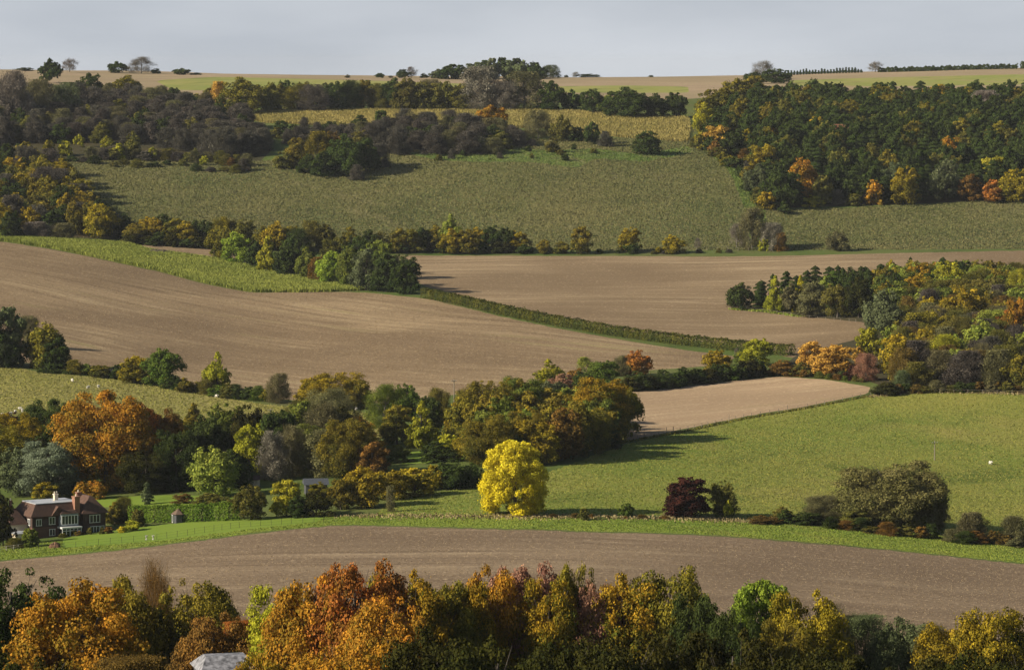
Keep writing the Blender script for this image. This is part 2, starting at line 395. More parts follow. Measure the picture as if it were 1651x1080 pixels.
def crown(name, K, nleaf, s, env, lobe=(.13, .2), rmin=.15, notch=.16, soft=.5, low=0.0, age_h=.5, rough=.16):
    """unit crown (diameter 1, height 1): K leaf masses of many sizes spread through an uneven envelope"""
    a1, a2, a3 = nr.random(3)*6.283
    def bulge(ph, t): return 1 + rough*np.sin(2*ph+a1) *(.4+t) + rough*.8*np.sin(3*ph+a2+t*4) + rough*.5*np.sin(5*ph+a3-t*7)
    t = low + (1-low)*(nr.random(K)**.85); ph = nr.random(K)*2*math.pi
    tt = t*(1 - notch*np.abs(np.sin(ph*1.5+a2))*(t > .5))
    rr = np.sqrt(nr.uniform(rmin, 1, K)); R = env(t)*rr*bulge(ph, t)
    L = nr.uniform(*lobe, K)*np.clip(env(t)*2, .5, 1)*nr.choice([.6, 1, 1, 1.25], K)
    cx = np.column_stack([np.maximum(R-L*.5, 0)*np.cos(ph), np.maximum(R-L*.5, 0)*np.sin(ph), np.clip(tt, L*.35, 1-L*.75)])
    w = L**2; k = nr.choice(K, nleaf, p=w/w.sum())
    d = sph(nleaf); d[:, 2] = np.where((d[:, 2] < -.2) & (nr.random(nleaf) < .5), -d[:, 2], d[:, 2])
    g = nr.random(nleaf); rad = L[k]*np.where(g < soft, np.sqrt(nr.random(nleaf)), .85+.3*nr.random(nleaf)) + (nr.random(nleaf) < .06)*nr.random(nleaf)*L[k]*.5
    P = cx[k] + d*rad[:, None]*np.array([1, 1, .8])
    N = d + nr.normal(size=(nleaf, 3))*.42
    keep = (P[:, 2] > .0)
    ax = np.hypot(P[:, 0], P[:, 1]); e = env(np.clip(P[:, 2], 0, 1))
    keep &= ~((ax < e*.45) & (nr.random(nleaf) < .5) & (P[:, 2] < .8))
    P, N, k, d = P[keep], N[keep], k[keep], d[keep]
    V, Fq = quads(P, N, s*nr.uniform(.55, 1.25, len(P)))
    la = nr.random(K)
    age = np.clip(la[k]*.65 + (P[:, 2]-age_h)*.55 + .05 + nr.normal(size=len(P))*.22, 0, 1)
    val = np.clip(.5 + (nr.random(K)[k]-.5)*.4 + nr.normal(size=len(P))*.24, 0, 1)
    return mesh_np(name, V, Fq, FOL, {'leaf_age': age, 'leaf_value': val}), cx

def conifer(name, nleaf, s, tiers=7):
    t = nr.random(nleaf)**1.15; tier = np.floor(t*tiers)/tiers
    nb = 8; b = nr.integers(0, nb, nleaf); o = nr.random()*6
    ph = b*2*math.pi/nb + tier*40 + o + nr.normal(size=nleaf)*.30
    bl = .74 + .26*np.sin(b*12.9+tier*78.2+o)   # unequal boughs
    env = .5*(1-tier*.97)**.50*np.clip(.55+tier*3, 0, 1)*bl + .012
    r = env*np.sqrt(nr.random(nleaf))
    z = .02 + tier*.90 + .10*(1-r/np.maximum(env, 1e-3)) + nr.normal(size=nleaf)*.012
    P = np.column_stack([r*np.cos(ph), r*np.sin(ph), np.clip(z, 0, 1.0)])
    N = np.column_stack([np.cos(ph), np.sin(ph), np.full(nleaf, .8)]) + nr.normal(size=(nleaf, 3))*.6
    V, Fq = quads(P, N, s*nr.uniform(.6, 1.2, nleaf)*(1.15-tier*.5))
    age = np.clip(nr.normal(.3, .25, nleaf), 0, 1); val = np.clip(.5+nr.normal(size=nleaf)*.25, 0, 1)
    return mesh_np(name, V, Fq, FOL, {'leaf_age': age, 'leaf_value': val})

def twiggy(name, ntw, wid, env, nleaf, s, low=.05, length=.13):
    """bare or half bare crown: fine upswept twigs and few leaves"""
    K = 46; t = low + (1-low)*nr.random(K); ph = nr.random(K)*2*math.pi; R = env(t)*np.sqrt(nr.uniform(.1, .85, K))*nr.uniform(.75, 1.05, K)
    kk = nr.integers(0, K, ntw)
    P = np.column_stack([R*np.cos(ph), R*np.sin(ph), t*.93])[kk] + nr.normal(size=(ntw, 3))*np.array([.07, .07, .06])
    ph = np.arctan2(P[:, 1], P[:, 0]); R = np.hypot(P[:, 0], P[:, 1])
    d = unit(np.column_stack([np.cos(ph)*.7*R*2, np.sin(ph)*.7*R*2, np.full(ntw, .55)]) + nr.normal(size=(ntw, 3))*.35)
    sd_ = unit(np.cross(d, sph(ntw))); L = (length*nr.uniform(.5, 1.3, ntw))[:, None]; w = (wid*nr.uniform(.6, 1.4, ntw))[:, None]
    V = np.stack([P - d*L*.5 + sd_*w, P - d*L*.5 - sd_*w, P + d*L*.5 - sd_*w*.3, P + d*L*.5 + sd_*w*.3], 1).reshape(-1, 3)
    V[:, 2] = np.clip(V[:, 2], 0, 1.05)
    Fq = np.arange(4*ntw).reshape(ntw, 4)
    age = np.clip(nr.normal(.3, .2, ntw), 0, 1); val = nr.random(ntw)
    if nleaf:
        K = 40; t = low+(1-low)*nr.random(K); ph = nr.random(K)*6.283; R = env(t)*np.sqrt(nr.random(K))
        c = np.column_stack([R*np.cos(ph), R*np.sin(ph), t]); k = nr.integers(0, K, nleaf)
        P = c[k] + nr.normal(size=(nleaf, 3))*.055; P[:, 2] = np.clip(P[:, 2], .01, 1)
        V2, F2 = quads(P, P - np.array([0, 0, .4]) + nr.normal(size=P.shape)*.5, s*nr.uniform(.5, 1.2, nleaf))
        V = np.concatenate([V, V2]); Fq = np.concatenate([Fq, F2 + 4*ntw])
        age = np.concatenate([age, np.clip(nr.normal(.7, .25, nleaf), 0, 1)]); val = np.concatenate([val, nr.random(nleaf)])
    return mesh_np(name, V, Fq, FOL, {'leaf_age': age, 'leaf_value': val})

def tube(V, Fc, a, b, ra, rb, n=6):
    a = Vector(a); b = Vector(b); d = (b-a).normalized(); q = d.to_track_quat('Z', 'Y'); base = len(V)
    for p, r in ((a, ra), (b, rb)):
        for i in range(n):
            th = 2*math.pi*i/n; V.append(tuple(p + q @ Vector((r*math.cos(th), r*math.sin(th), 0))))
    for i in range(n): Fc.append((base+i, base+(i+1) % n, base+n+(i+1) % n, base+n+i))
def trunk_mesh(name, top=.85, nb=9, spread=.34, r=.028, mat=BARK, start=.18):
    V, Fc = [], []
    p = Vector((0, 0, -.03)); segs = 5; prev_r = r*1.25; pts_ = [p]
    for i in range(segs):
        z = top*(i+1)/segs; q = Vector((rnd.uniform(-.02, .02), rnd.uniform(-.02, .02), z)); rr = r*(1-.8*(i+1)/segs)+.003
        tube(V, Fc, p, q, prev_r, rr); p = q; prev_r = rr; pts_.append(q)
    for k in range(nb):
        z = start + (top-start)*k/nb*.85; i = min(segs-1, int(z/top*segs)); a = pts_[i].lerp(pts_[i+1], (z/top*segs) % 1)
        ph = k*2.4+rnd.random(); L = spread*rnd.uniform(.6, 1)*(1-.4*z)
        m_ = a + Vector((math.cos(ph)*L*.55, math.sin(ph)*L*.55, .10)); e = m_ + Vector((math.cos(ph+.3)*L*.5, math.sin(ph+.3)*L*.5, .13))
        tube(V, Fc, a, m_, r*.5*(1-z*.6), r*.3*(1-z*.6), 5); tube(V, Fc, m_, e, r*.3*(1-z*.6), r*.08, 5)
        e2 = m_ + Vector((math.cos(ph-.7)*L*.4, math.sin(ph-.7)*L*.4, .16)); tube(V, Fc, m_, e2, r*.22*(1-z*.6), r*.06, 4)
    return mesh_np(name, V, Fc, mat, smooth=True)

e_round = lambda t: .5*np.clip(1-(np.abs(t-.42)/.60)**2.4, .03, 1)**.5
e_full = lambda t: .5*np.clip(1-(np.abs(t-.48)/.54)**3.2, .03, 1)**.45
e_egg = lambda t: .5*np.clip(1-(np.abs(t-.38)/np.where(t > .38, .63, .62))**2.6, .03, 1)**.55
e_oval = lambda t: .5*np.clip(np.sin(np.clip(t*.93+.10, 0, 1)*math.pi), .05, 1)**.6
e_bush = lambda t: .5*np.sqrt(np.clip(1-(t*.97)**2.2, .02, 1))
e_point = lambda t: .5*np.clip(1-t, .03, 1)**.62*np.clip(t*6+.4, 0, 1)
e_dome = lambda t: .5*np.clip(1-((t-.38)/.64)**2, .03, 1)**.45
LOD = {  # leaf count, leaf size
 'hi': (60000, .0105, 230), 'md': (12000, .0235, 80), 'lo': (3200, .046, 42)}
PROTO = {}
def protos(kind, env, lods, nvar, **kw):
    for l in lods:
        n, s, K = LOD[l]
        for v in range(nvar):
            lob = {'hi': (.06, .13), 'md': (.09, .16), 'lo': (.12, .19)}[l]
            en_ = e_full if (l == 'hi' and kind in 'RO') else env
            me, _ = crown('crown', K, n, s, en_, lobe=lob, **(dict(kw, rmin=.4, rough=.10) if l == 'hi' else kw))
            PROTO.setdefault((kind, l), []).append(me)
protos('R', e_round, ('hi', 'md', 'lo'), 5, low=.04, age_h=.5)
protos('D', e_dome, ('md', 'lo'), 3, low=.05, age_h=.55)
protos('O', e_oval, ('hi', 'md', 'lo'), 3, low=.06, age_h=.5)
protos('P', e_point, ('hi', 'md', 'lo'), 2, low=.05, age_h=.6)
PROTO[('E','md')] = [crown('crown', 240, 42000, .0150, e_egg, lobe=(.07,.12), rmin=.5, notch=0, low=.0, rough=.04)[0]]
PROTO[('E','hi')] = [crown('crown', 280, 70000, .0120, e_egg, lobe=(.06,.11), rmin=.4, notch=0, low=.0, rough=.07)[0]]
protos('B', e_bush, ('hi', 'md', 'lo'), 4, low=.0, age_h=.5)
for l in ('hi', 'md', 'lo'):
    n, s, K = LOD[l]
    for v in range(3):
        PROTO.setdefault(('C', l), []).append(conifer('crown', int(n*.9), s*1.15))
    for v in range(3):
        n, s = int(n*1.4), s*.8; nt_ = {'hi': 14000, 'md': 5200, 'lo': 2000}[l]; wd = {'hi': .0016, 'md': .0032, 'lo': .0065}[l]
        PROTO.setdefault(('T', l), []).append(twiggy('crown', nt_, wd, e_round, 0, s, low=.15, length=.10))
        PROTO.setdefault(('H', l), []).append(twiggy('crown', nt_, wd, e_dome, int(n*.45), s, low=.05, length=.10))   # half bare
        PROTO.setdefault(('S', l), []).append(twiggy('crown', int(nt_*1.6), wd*1.35, e_bush, int(n*.30), s, low=.0, length=.13))   # thorn scrub
TR = [trunk_mesh('trunk') for _ in range(4)]; TRG = [trunk_mesh('trunk', mat=BARKG, nb=14, r=.022, start=.12) for _ in range(3)]
TRC = [trunk_mesh('trunk', top=.95, nb=1, spread=.02, r=.018) for _ in range(2)]
TRB = [trunk_mesh('stem', top=.6, nb=7, spread=.38, r=.016, start=.03) for _ in range(2)]

COL = {  # two leaf colours of a tree: main, and the clumps that have turned (linear)
 'dg': ((.030,.048,.014),(.070,.092,.022)), 'gr': ((.060,.098,.018),(.130,.165,.028)), 'mg': ((.085,.120,.022),(.18,.20,.035)),
 'lg': ((.15,.20,.035),(.30,.33,.055)), 'bg': ((.13,.20,.026),(.27,.34,.040)), 'ol': ((.080,.084,.020),(.185,.165,.034)),
 'og': ((.074,.080,.018),(.270,.215,.026)), 'gd': ((.115,.105,.016),(.42,.305,.024)), 'ye': ((.36,.32,.022),(.62,.52,.03)),
 'yt': ((.64,.50,.020),(.90,.76,.06)), 'yg': ((.20,.21,.022),(.46,.42,.035)), 'or': ((.18,.140,.020),(.52,.245,.026)),
 'gn': ((.080,.100,.015),(.46,.27,.024)), 'rd': ((.19,.105,.022),(.52,.18,.042)), 'ru': ((.10,.065,.018),(.27,.145,.032)),
 'ma': ((.026,.012,.010),(.080,.030,.020)), 'br': ((.080,.060,.020),(.21,.135,.032)), 'gy': ((.15,.13,.105),(.25,.22,.175)),
 'pg': ((.058,.052,.042),(.125,.112,.090)), 'go': ((.095,.090,.045),(.19,.175,.075)), 'si': ((.11,.13,.085),(.21,.24,.16)),
 'pk': ((.20,.095,.070),(.42,.24,.14)), 'ap': ((.34,.20,.040),(.62,.38,.07)), 'do': ((.024,.030,.009),(.060,.056,.012)), 'gg': ((.070,.088,.040),(.150,.175,.078)),  # 'do' taken nearly to black: shade of the bottom tree row put into leaf colour
 'ho': ((.115,.110,.038),(.22,.185,.070)), 'hd': ((.048,.062,.015),(.115,.110,.022)), 'hg': ((.075,.135,.016),(.13,.19,.024)),
}
NAME = {'E': 'broadleaf_tree', 'R': 'broadleaf_tree', 'D': 'broadleaf_tree', 'O': 'broadleaf_tree', 'P': 'broadleaf_tree', 'B': 'bush', 'C': 'conifer_tree', 'T': 'bare_tree', 'H': 'thin_leaved_tree', 'S': 'scrub_bush'}
CAT = {'E': 'tree', 'R': 'tree', 'D': 'tree', 'O': 'tree', 'P': 'tree', 'B': 'bush', 'C': 'conifer', 'T': 'bare tree', 'H': 'tree', 'S': 'bush'}
NT = [0]
def plant(x, y, w, h, kind, col, label, group=None, trunk=True, jit=.12):
    z = float(zxy(x, y)) - .03*h*.2
    ap = w/y*F      # size in the photo decides how finely the crown is built
    lod = 'hi' if ap > 84 or y < 480 else ('md' if ap > 34 else 'lo')
    if kind == 'D' and lod == 'hi': kind = 'R'
    ms = PROTO[(kind, lod)]
    root = empty(NAME[kind], (x, y, z), rnd.uniform(0, 6.28)); NT[0] += 1
    tag(root, label, CAT[kind], group); root['show'] = h/y*(1+w/(h+.1))
    c = link('crown', rnd.choice(ms), root)
    sx = w*rnd.uniform(.96, 1.06); sy = w*rnd.uniform(.92, 1.08)
    base = 0.0
    c.scale = (sx, sy, h - base); c.location = (0, 0, base)
    a, b = COL[col]; j = 1+rnd.uniform(-jit, jit); g = 1+rnd.uniform(-jit, jit)*.5
    c.color = (a[0]*j, a[1]*j*g, a[2]*j, 1); c['leaf_tint'] = (b[0]*j, b[1]*j*g, b[2]*j)
    if trunk:
        tm = rnd.choice({'C': TRC, 'B': TRB, 'S': TRB, 'T': TRG, 'H': TRG}.get(kind, TR))
        t = link('trunk' if kind not in 'BS' else 'stem', tm, root); t.scale = (w, w, h)
    return root
def at(px, row, w, h, kind, col, label, group=None, trunk=True):
    p = cast(px, row); k = p.y/F
    return plant(p.x, p.y, w*k, h*k, kind, col, label, group, trunk)
ORD = ['first','second','third','fourth','fifth','sixth','seventh','eighth','ninth','tenth','eleventh','twelfth','thirteenth','fourteenth','fifteenth','sixteenth','seventeenth','eighteenth','nineteenth','twentieth']
def table(txt, group=None, trunk=True):
    for ln in txt.strip().splitlines():
        a = ln.split(None, 6)
        at(float(a[0]), float(a[1]), float(a[2]), float(a[3]), a[4], a[5], a[6].strip(), group, trunk)
WORD = {'dg':'dark green','gr':'green','mg':'mid green','lg':'light green','bg':'bright green','ol':'olive green','og':'olive and gold','gd':'golden','ho':'pale olive brown','ye':'yellow','yg':'yellow green','or':'orange','gn':'green turning orange','rd':'red','ru':'russet','ma':'dark maroon','br':'brown','gy':'pale grey','pg':'purple grey','go':'grey olive','si':'silver green','pk':'pinkish red','ap':'apricot','do':'very dark olive','gg':'grey green'}
KW = {'R':'tree','D':'tree','O':'tree','P':'pointed tree','B':'bush','C':'conifer','T':'bare tree','H':'half-bare tree','S':'thorn bush'}
def along(path, n, w, h, kinds, colcodes, place, group, jy=4, trunk=False):
    """n plants along a pixel path, labelled by their order from the left"""
    path = sorted(path); P = []
    xs = [p[0] for p in path]; ys = [p[1] for p in path]
    for i in range(n):
        px = xs[0] + (xs[-1]-xs[0])*(i+.5+rnd.uniform(-.3, .3))/n
        P.append((px, float(np.interp(px, xs, ys)) + rnd.uniform(-jy, jy)))
    pick = [(rnd.choice(kinds), rnd.choice(colcodes)) for _ in P]; tot = {}; seen = {}
    for kd, _ in pick: tot[KW[kd]] = tot.get(KW[kd], 0)+1
    P.sort(); n_all = n
    for (px, row), (kd, cc) in zip(P, pick):
        i = seen.get(KW[kd], 0); seen[KW[kd]] = i+1; n = tot[KW[kd]]
        o = ORD[i] if i < 20 else 'twentieth'
        if i >= 20: lab = f'{ORD[n-1-i] if n-1-i < 20 else "middle"} {KW[kd]} from the right {place}, {WORD[cc]}'
        else: lab = f'{ORD[i]} {KW[kd]} from the left {place}, {WORD[cc]}'
        at(px, row, rnd.uniform(*w), rnd.uniform(*h), kd, cc, lab, group, trunk)
def fill(poly, spacing, w, h, kc, label, group, trunk=False, limit=300, excl=None):
    """woodland: plants at a minimum spacing (metres) through the ground under a pixel polygon; kc = [(weight, kind, colour)]"""
    Pw = np.array([tuple(cast(*q)[:2]) for q in dens(poly, 25)])
    lo, hi = Pw.min(0), Pw.max(0); n = int((hi-lo).prod()/spacing**2*6)
    X = nr.uniform(lo[0], hi[0], n); Y = nr.uniform(lo[1], hi[1], n); ok = inside(Pw, X, Y)
    got = []; cell = {}
    for x, y in zip(X[ok], Y[ok]):
        ci, cj = int(x//spacing), int(y//spacing)
        if any((x-a)**2+(y-b)**2 < spacing**2*.8 for i in (-1, 0, 1) for j in (-1, 0, 1) for a, b in cell.get((ci+i, cj+j), ())): continue
        cell.setdefault((ci, cj), []).append((x, y)); got.append((x, y))
        if len(got) >= limit: break
    ws = [k[0] for k in kc]
    for x, y in got:
        _, kd, cc = rnd.choices(kc, ws)[0]
        plant(x, y, rnd.uniform(*w)*(1.0 if kd != 'C' else rnd.uniform(.80, 1.0)), rnd.uniform(*h)*(1.0 if kd != 'C' else rnd.uniform(.85, 1.15)), kd, cc,
              label.format(c=WORD[cc], k=KW[kd]), group.format(k=KW[kd]), trunk)
    return len(got)
exec_trees = True
# ------------------------------------------------------------------ trees: pixel column, ground row, width, height, kind, colours, label
# ---- on and just under the skyline
table('''
80 134 34 42 O dg tall dark tree rising highest at the top of the left scrub
112 117 30 23 T gy bare tree on the skyline just right of the tallest dark tree
40 112 30 6 B dg low dark bush on the skyline at the far left
190 118 34 19 D dg dark domed bush left of the pale bare tree on the skyline
228 119 46 27 T gy wide pale bare tree on the skyline beside a dark domed bush
251 119 17 9 B dg small dark bush at the right foot of the pale bare skyline tree
290 121 27 11 D dg lone low dark dome on the skyline right of the pale bare tree
316 121 20 4 B dg flat dark bush just right of the lone low dome on the skyline
560 126 10 6 B go tiny bush alone on the middle skyline
613 126 19 8 D dg small dark dome on the skyline left of the long clump
630 126 8 4 B go tiny bush on the skyline right of the small dark dome
652 126 26 15 D dg dark tree on the skyline beside a bare one, left of the long clump
663 126 22 18 T gy bare tree rising over the dark tree left of the long skyline clump
684 126 14 8 B dg small dark bush between the bare tree and the long skyline clump
887 126 36 21 H gg half bare tree at the right end of the long skyline clump
913 125 8 4 B dg tiny dark bush right of the long skyline clump
928 125 14 9 T gy small bare tree on the skyline right of the long clump
948 125 42 6 B dg long low dark bush on the skyline right of the small bare tree
1050 123 10 3 B dg tiny dark bush on the bare skyline between clump and right wood
1230 128 42 30 T gy bare tree with wide crown on the skyline above the right wood
1250 135 58 24 D dg broad dark tree below the bare tree above the right wood
1218 132 36 16 D dg low dark tree at the left foot of the bare tree above the right wood
1411 113 26 18 T gy bare tree on the skyline between the spruce strip and the long hedge
''')
for i, (px, h) in enumerate([(706,13),(718,17),(731,20),(745,21),(758,22),(770,25),(783,27),(796,29),(809,29),(821,28),(834,28),(846,26),(858,24),(869,20)]):
    at(px, 127 + (i % 2), 32, h*1.2, 'D', rnd.choice(['dg', 'dg', 'gg']), f'{ORD[i]} dark tree from the left in the long clump on the middle skyline', 'trees of the long clump on the skyline', False)
for i in range(26):
    at(1266+i*4.9, 116.5-i*.12, 8, rnd.uniform(6, 11), 'C', 'dg', 'small dark spruce in the long even strip on the skyline above the right wood', 'spruces of the strip on the skyline', False)
# ---- left scrub wood
table('''
145 168 52 50 D dg round dark tree at the top edge of the left scrub
206 163 62 42 D og wide dark olive tree at the top edge of the left scrub
20 205 70 90 H gy big greyish half bare tree at the far left of the scrub
62 198 62 70 H go grey olive half bare tree below the tallest dark tree
105 195 60 62 H gg grey green half bare tree in the upper left scrub
-25 200 70 80 H gy greyish half bare tree cut by the left edge of the photo
150 195 60 48 H pg dull half bare tree below the round dark tree
44 250 28 22 B og small olive bush below the left scrub at its left end
78 252 28 27 B og round olive and gold bush in the row below the left scrub
105 251 26 25 B yg round yellow green bush in the row below the left scrub
128 238 17 23 O yg small upright yellow bush at the foot of the purple scrub
172 240 20 22 O yg bright yellow round bush at the foot of the purple scrub
192 258 24 28 B yg yellow topped bush in front of the purple scrub
214 252 32 42 O ol dark olive bush taller than its yellow neighbours
246 258 20 22 O yg lone round yellow bush on the slope below the scrub
275 234 13 16 O yg tiny yellow bush inside the lower purple scrub
315 262 17 24 O ol slim olive bush at the lower right of the purple scrub
329 267 15 16 B yg tiny yellow green bush at the lower right of the purple scrub
362 254 54 50 S pg big domed purple grey thorn at the lower right of the scrub
393 276 26 20 S pg small brown thorn below the big domed thorn
372 268 16 14 B ru small brown bush beside the big domed thorn
20 262 40 26 B og olive gold bush at the left edge under the purple scrub
''')
fill([(-60,175),(30,162),(120,166),(230,170),(330,184),(385,205),(425,240),(400,258),(340,250),(230,235),(120,232),(-60,238)], 9.2, (9, 15), (8, 12.5),
     [(8,'S','pg'),(2,'S','go'),(2,'H','pg'),(1,'B','dg'),(1,'B','ol')], 'one of the many {c} {k}es massed in the left hillside scrub' if False else '{c} {k} crowded in the big scrub of the upper left hillside', 'scrub bushes massed on the upper left hillside')
along([(60,262),(150,266),(260,268),(330,275),(410,280)], 16, (16, 30), (8, 14), ['B','S'], ['dg','ol','pg','ol'], 'in the dark strip below the purple scrub', 'low bushes in the strip below the scrub')
along([(230,175),(290,168),(350,166)], 6, (22, 34), (18, 26), ['D','B'], ['og','ol','dg'], "on the left scrub's top right edge", 'bushes on the top edge of the left scrub')
# ---- belt under the ridge
table('''
388 186 66 62 D og big dark olive tree with golden left side at the left end of the belt
352 168 30 36 H ap thin apricot tinted tree beside the big olive tree of the belt
775 180 64 72 H gy big pale grey half bare tree standing above the middle of the belt
845 178 70 62 H go wide grey olive half bare tree in the middle of the belt
812 180 54 48 H gy grey half bare tree between the two tallest of the belt
888 180 50 50 D dg dark round tree right of the grey half bare trees in the belt
918 180 34 36 D dg small dark round tree in the right part of the belt
955 184 38 42 R dg dark round tree standing off by a gap in the belt
1010 190 74 50 D dg broadest dark green tree near the right end of the belt
985 186 34 40 O mg mid green tree at the left flank of the broadest dark tree
1058 190 42 40 D dg dark round tree right of the broadest one in the belt
1090 190 40 42 D dg last dark round tree at the right end of the belt
''')
along([(420,180),(520,180),(640,178),(760,178)], 15, (38, 54), (42, 54), ['D','D','H','D'], ['dg','ol','dg','pg','dg','og'], 'in the belt above the maize field', 'trees of the belt below the ridge', 3)
along([(400,172),(560,170),(750,170)], 10, (34, 46), (34, 46), ['D','H'], ['dg','ol','go'], "behind the belt under the ridge", 'trees at the back of the belt', 2)
# ---- middle scrub on the hillside
table('''
795 214 56 46 D or dark tree with a glowing orange top in the hillside scrub
750 225 56 42 S pg purple grey thorn left of the orange topped tree
772 240 50 38 S pg purple thorn below the orange topped tree
868 224 50 46 H go grey olive tree right of the orange topped tree
905 228 40 44 O ol upright olive tree on the hillside, tallest right of the orange topped one
932 228 26 24 B dg low dark bush at the foot of the upright olive tree
955 232 32 38 O dg small dark upright tree near the right end of the hillside scrub
976 236 26 24 S pg purple thorn at the right end of the hillside scrub
1043 249 46 38 D dg lone round dark tree on the hillside left of the big wood
890 246 26 24 B ol small olive bush below the upright olive tree
728 256 12 16 S pg slim thorn in the open grass below the hillside scrub
''')
fill([(570,216),(640,210),(730,212),(800,220),(850,232),(790,250),(700,250),(620,248),(560,235)], 8, (8, 14), (6.5, 11), [(6,'S','pg'),(2,'S','go'),(1,'B','ol'),(1,'B','dg')],
     '{c} {k} crowded in the long scrub in the middle of the hillside', 'scrub bushes massed in the middle of the hillside')
fill([(440,215),(560,208),(570,225),(540,236),(450,235)], 9, (6, 10), (4, 8), [(3,'B','dg'),(3,'S','pg'),(2,'B','ol')], '{c} {k} in the low scrub under the left end of the maize', 'low scrub under the maize')
table('''
480 268 52 46 D og olive gold bush at the left end of the dark hillside clump
455 272 34 28 B ol low olive bush before the left end of the dark hillside clump
512 272 46 60 H og tall thin gold and olive tree in the dark hillside clump
540 268 50 58 D br brownish tree behind the middle of the dark hillside clump
556 282 58 66 D dg tallest dark tree of the hillside clump
590 276 50 54 D dg dark tree at the right end of the hillside clump
520 284 54 40 B dg dark bush at the front of the hillside clump
498 280 40 32 B dg dark low bush front left in the hillside clump
575 290 26 24 S pg small grey thorn before the hillside clump
612 270 40 38 S pg purple thorn right of the dark hillside clump
''')
fill([(700,245),(860,235),(960,240),(1000,250),(900,262),(760,258),(700,262)], 13, (2, 5), (1.5, 3.5), [(2,'B','ol'),(2,'S','pg'),(1,'B','dg')], 'knee high {c} {k} dotted over the grass under the hillside scrub', 'small bushes dotted over the upper hillside grass')
# ---- big wood on the right hillside
table('''
1135 225 46 60 D yg tree with yellow green left flank at the left corner of the big wood
1150 200 60 56 D og olive gold tree at the upper left corner of the big wood
1185 175 60 50 D og dark golden tree at the top left of the big wood
1215 168 60 46 D og olive tree with gilded top below the bare skyline tree
1158 240 46 40 R ap apricot orange round tree at the left edge of the big wood
1178 250 40 38 B dg dark bush right below the apricot round tree
1205 240 30 34 O gd small golden tree right of the apricot round tree
1232 288 58 58 R gd golden tree with orange left rim on the left edge of the big wood
1222 312 48 50 O gg dark green grey tree below the golden tree at the left edge
1292 326 64 72 R or big orange round tree at the front edge of the big wood
1258 336 60 64 R dg dark green tree left of the big orange tree
1240 240 40 38 D or orange topped tree among conifers in the upper left of the big wood
1345 208 34 34 D or small orange tree high in the big wood among conifers
1380 205 34 40 O yg yellow green tree high in the middle of the big wood
1352 235 34 34 H pk pinkish half bare tree in the middle of the big wood
1410 330 34 40 R or small orange tree at the front foot of the big wood
1461 330 50 62 R gd golden yellow tree at the front of the big wood
1440 318 44 58 R gg grey green tree left of the golden yellow front tree
1525 322 60 66 R gg dark grey green round tree in the front of the big wood
1532 262 40 44 R or orange tree in the right middle of the big wood
1605 300 44 50 R yg olive yellow tree in the lower right of the big wood
1636 326 60 54 R gd golden orange tree at the lower right corner of the big wood
1600 326 44 36 D rd reddish low tree left of the golden corner tree
1565 324 50 44 D ru russet dark tree in the lower right front of the big wood
1350 330 24 24 S gy small grey thorn at the foot of the big wood
1378 332 30 20 B ol low olive bush at the foot of the big wood
1312 334 36 20 B yg low yellow green bush under the big orange tree
1236 338 30 30 B gd low golden bush at the bottom left corner of the big wood
1265 345 26 16 B dg dark low bush at the lowest left corner of the big wood
1430 180 60 40 D og wide olive gold tree on the top edge of the big wood, middle
1515 174 60 38 D gd wide golden tree on the top edge of the big wood
1560 176 50 36 D og olive and gold tree on the top edge right of the golden one
1590 190 46 44 H gy grey half bare tree high on the right in the big wood
1205 290 16 30 S pg slim purple thorn on the left edge of the big wood
1200 262 26 22 S ru russet thorn in the notch of the wood edge
''')
fill([(1150,196),(1230,172),(1320,166),(1450,172),(1720,162),(1720,322),(1560,322),(1400,330),(1250,336),(1235,300),(1225,262),(1150,240)], 9.8, (10.5, 14), (11, 14.5),
     [(8,'C','dg'),(10,'D','dg'),(1.6,'D','ol'),(.4,'D','og'),(.1,'D','gd'),(.1,'D','br')], '{c} {k} packed into the big wood on the right hillside', '{k}s of the big wood on the right hillside', limit=470)
table('''
1350 405 38 32 D go lone small round tree standing in the grass below the big wood
1213 402 50 66 H go tall thin half bare tree below the left corner of the big wood
1245 404 40 44 H gy grey half bare tree right of the tall thin one below the wood
1232 405 18 24 B yg small yellow green bush between the half bare trees below the wood
1260 405 22 30 S ru russet thorn right of the half bare trees below the wood
1188 400 30 40 T gy faint bare tree left of the tall thin one below the wood
1125 402 12 18 T gy sapling with bare twigs on the lower hillside edge
1590 150 20 8 B ol small bush at the field edge above the big wood
''')
# ---- left woodland below the scrub
table('''
160 384 58 58 R gd dome shaped golden tree at the right end of the left woodland
120 352 40 40 R gd golden tree left above the dome shaped one
85 345 54 54 R og olive tree in the middle of the left woodland
55 318 50 46 D gd gold tree in the upper left woodland
25 300 60 48 R gd golden brown tree at the upper left of the left woodland
70 330 60 60 H pg purple grey half bare tree on the upper edge of the left woodland
95 320 50 48 H pg dull half bare tree casting its shadow on the hillside
125 332 40 36 H pg low half bare tree at the right rim of the left woodland
25 374 26 36 O bg small bright green tree low in the left woodland
60 384 60 26 S gy pale grey thorn at the front of the left woodland
15 384 40 44 B dg dark bush at the front left of the left woodland
100 386 50 26 S go grey olive thorn before the left woodland
''')
fill([(-120,262),(20,262),(90,285),(120,320),(150,352),(180,382),(-120,370)], 8.8, (9, 14), (9, 14), [(3,'R','og'),(3,'D','dg'),(2,'D','gd'),(2,'H','pg'),(1,'R','ol')], '{c} {k} crowded in the woodland on the left edge', 'trees of the woodland on the left edge')
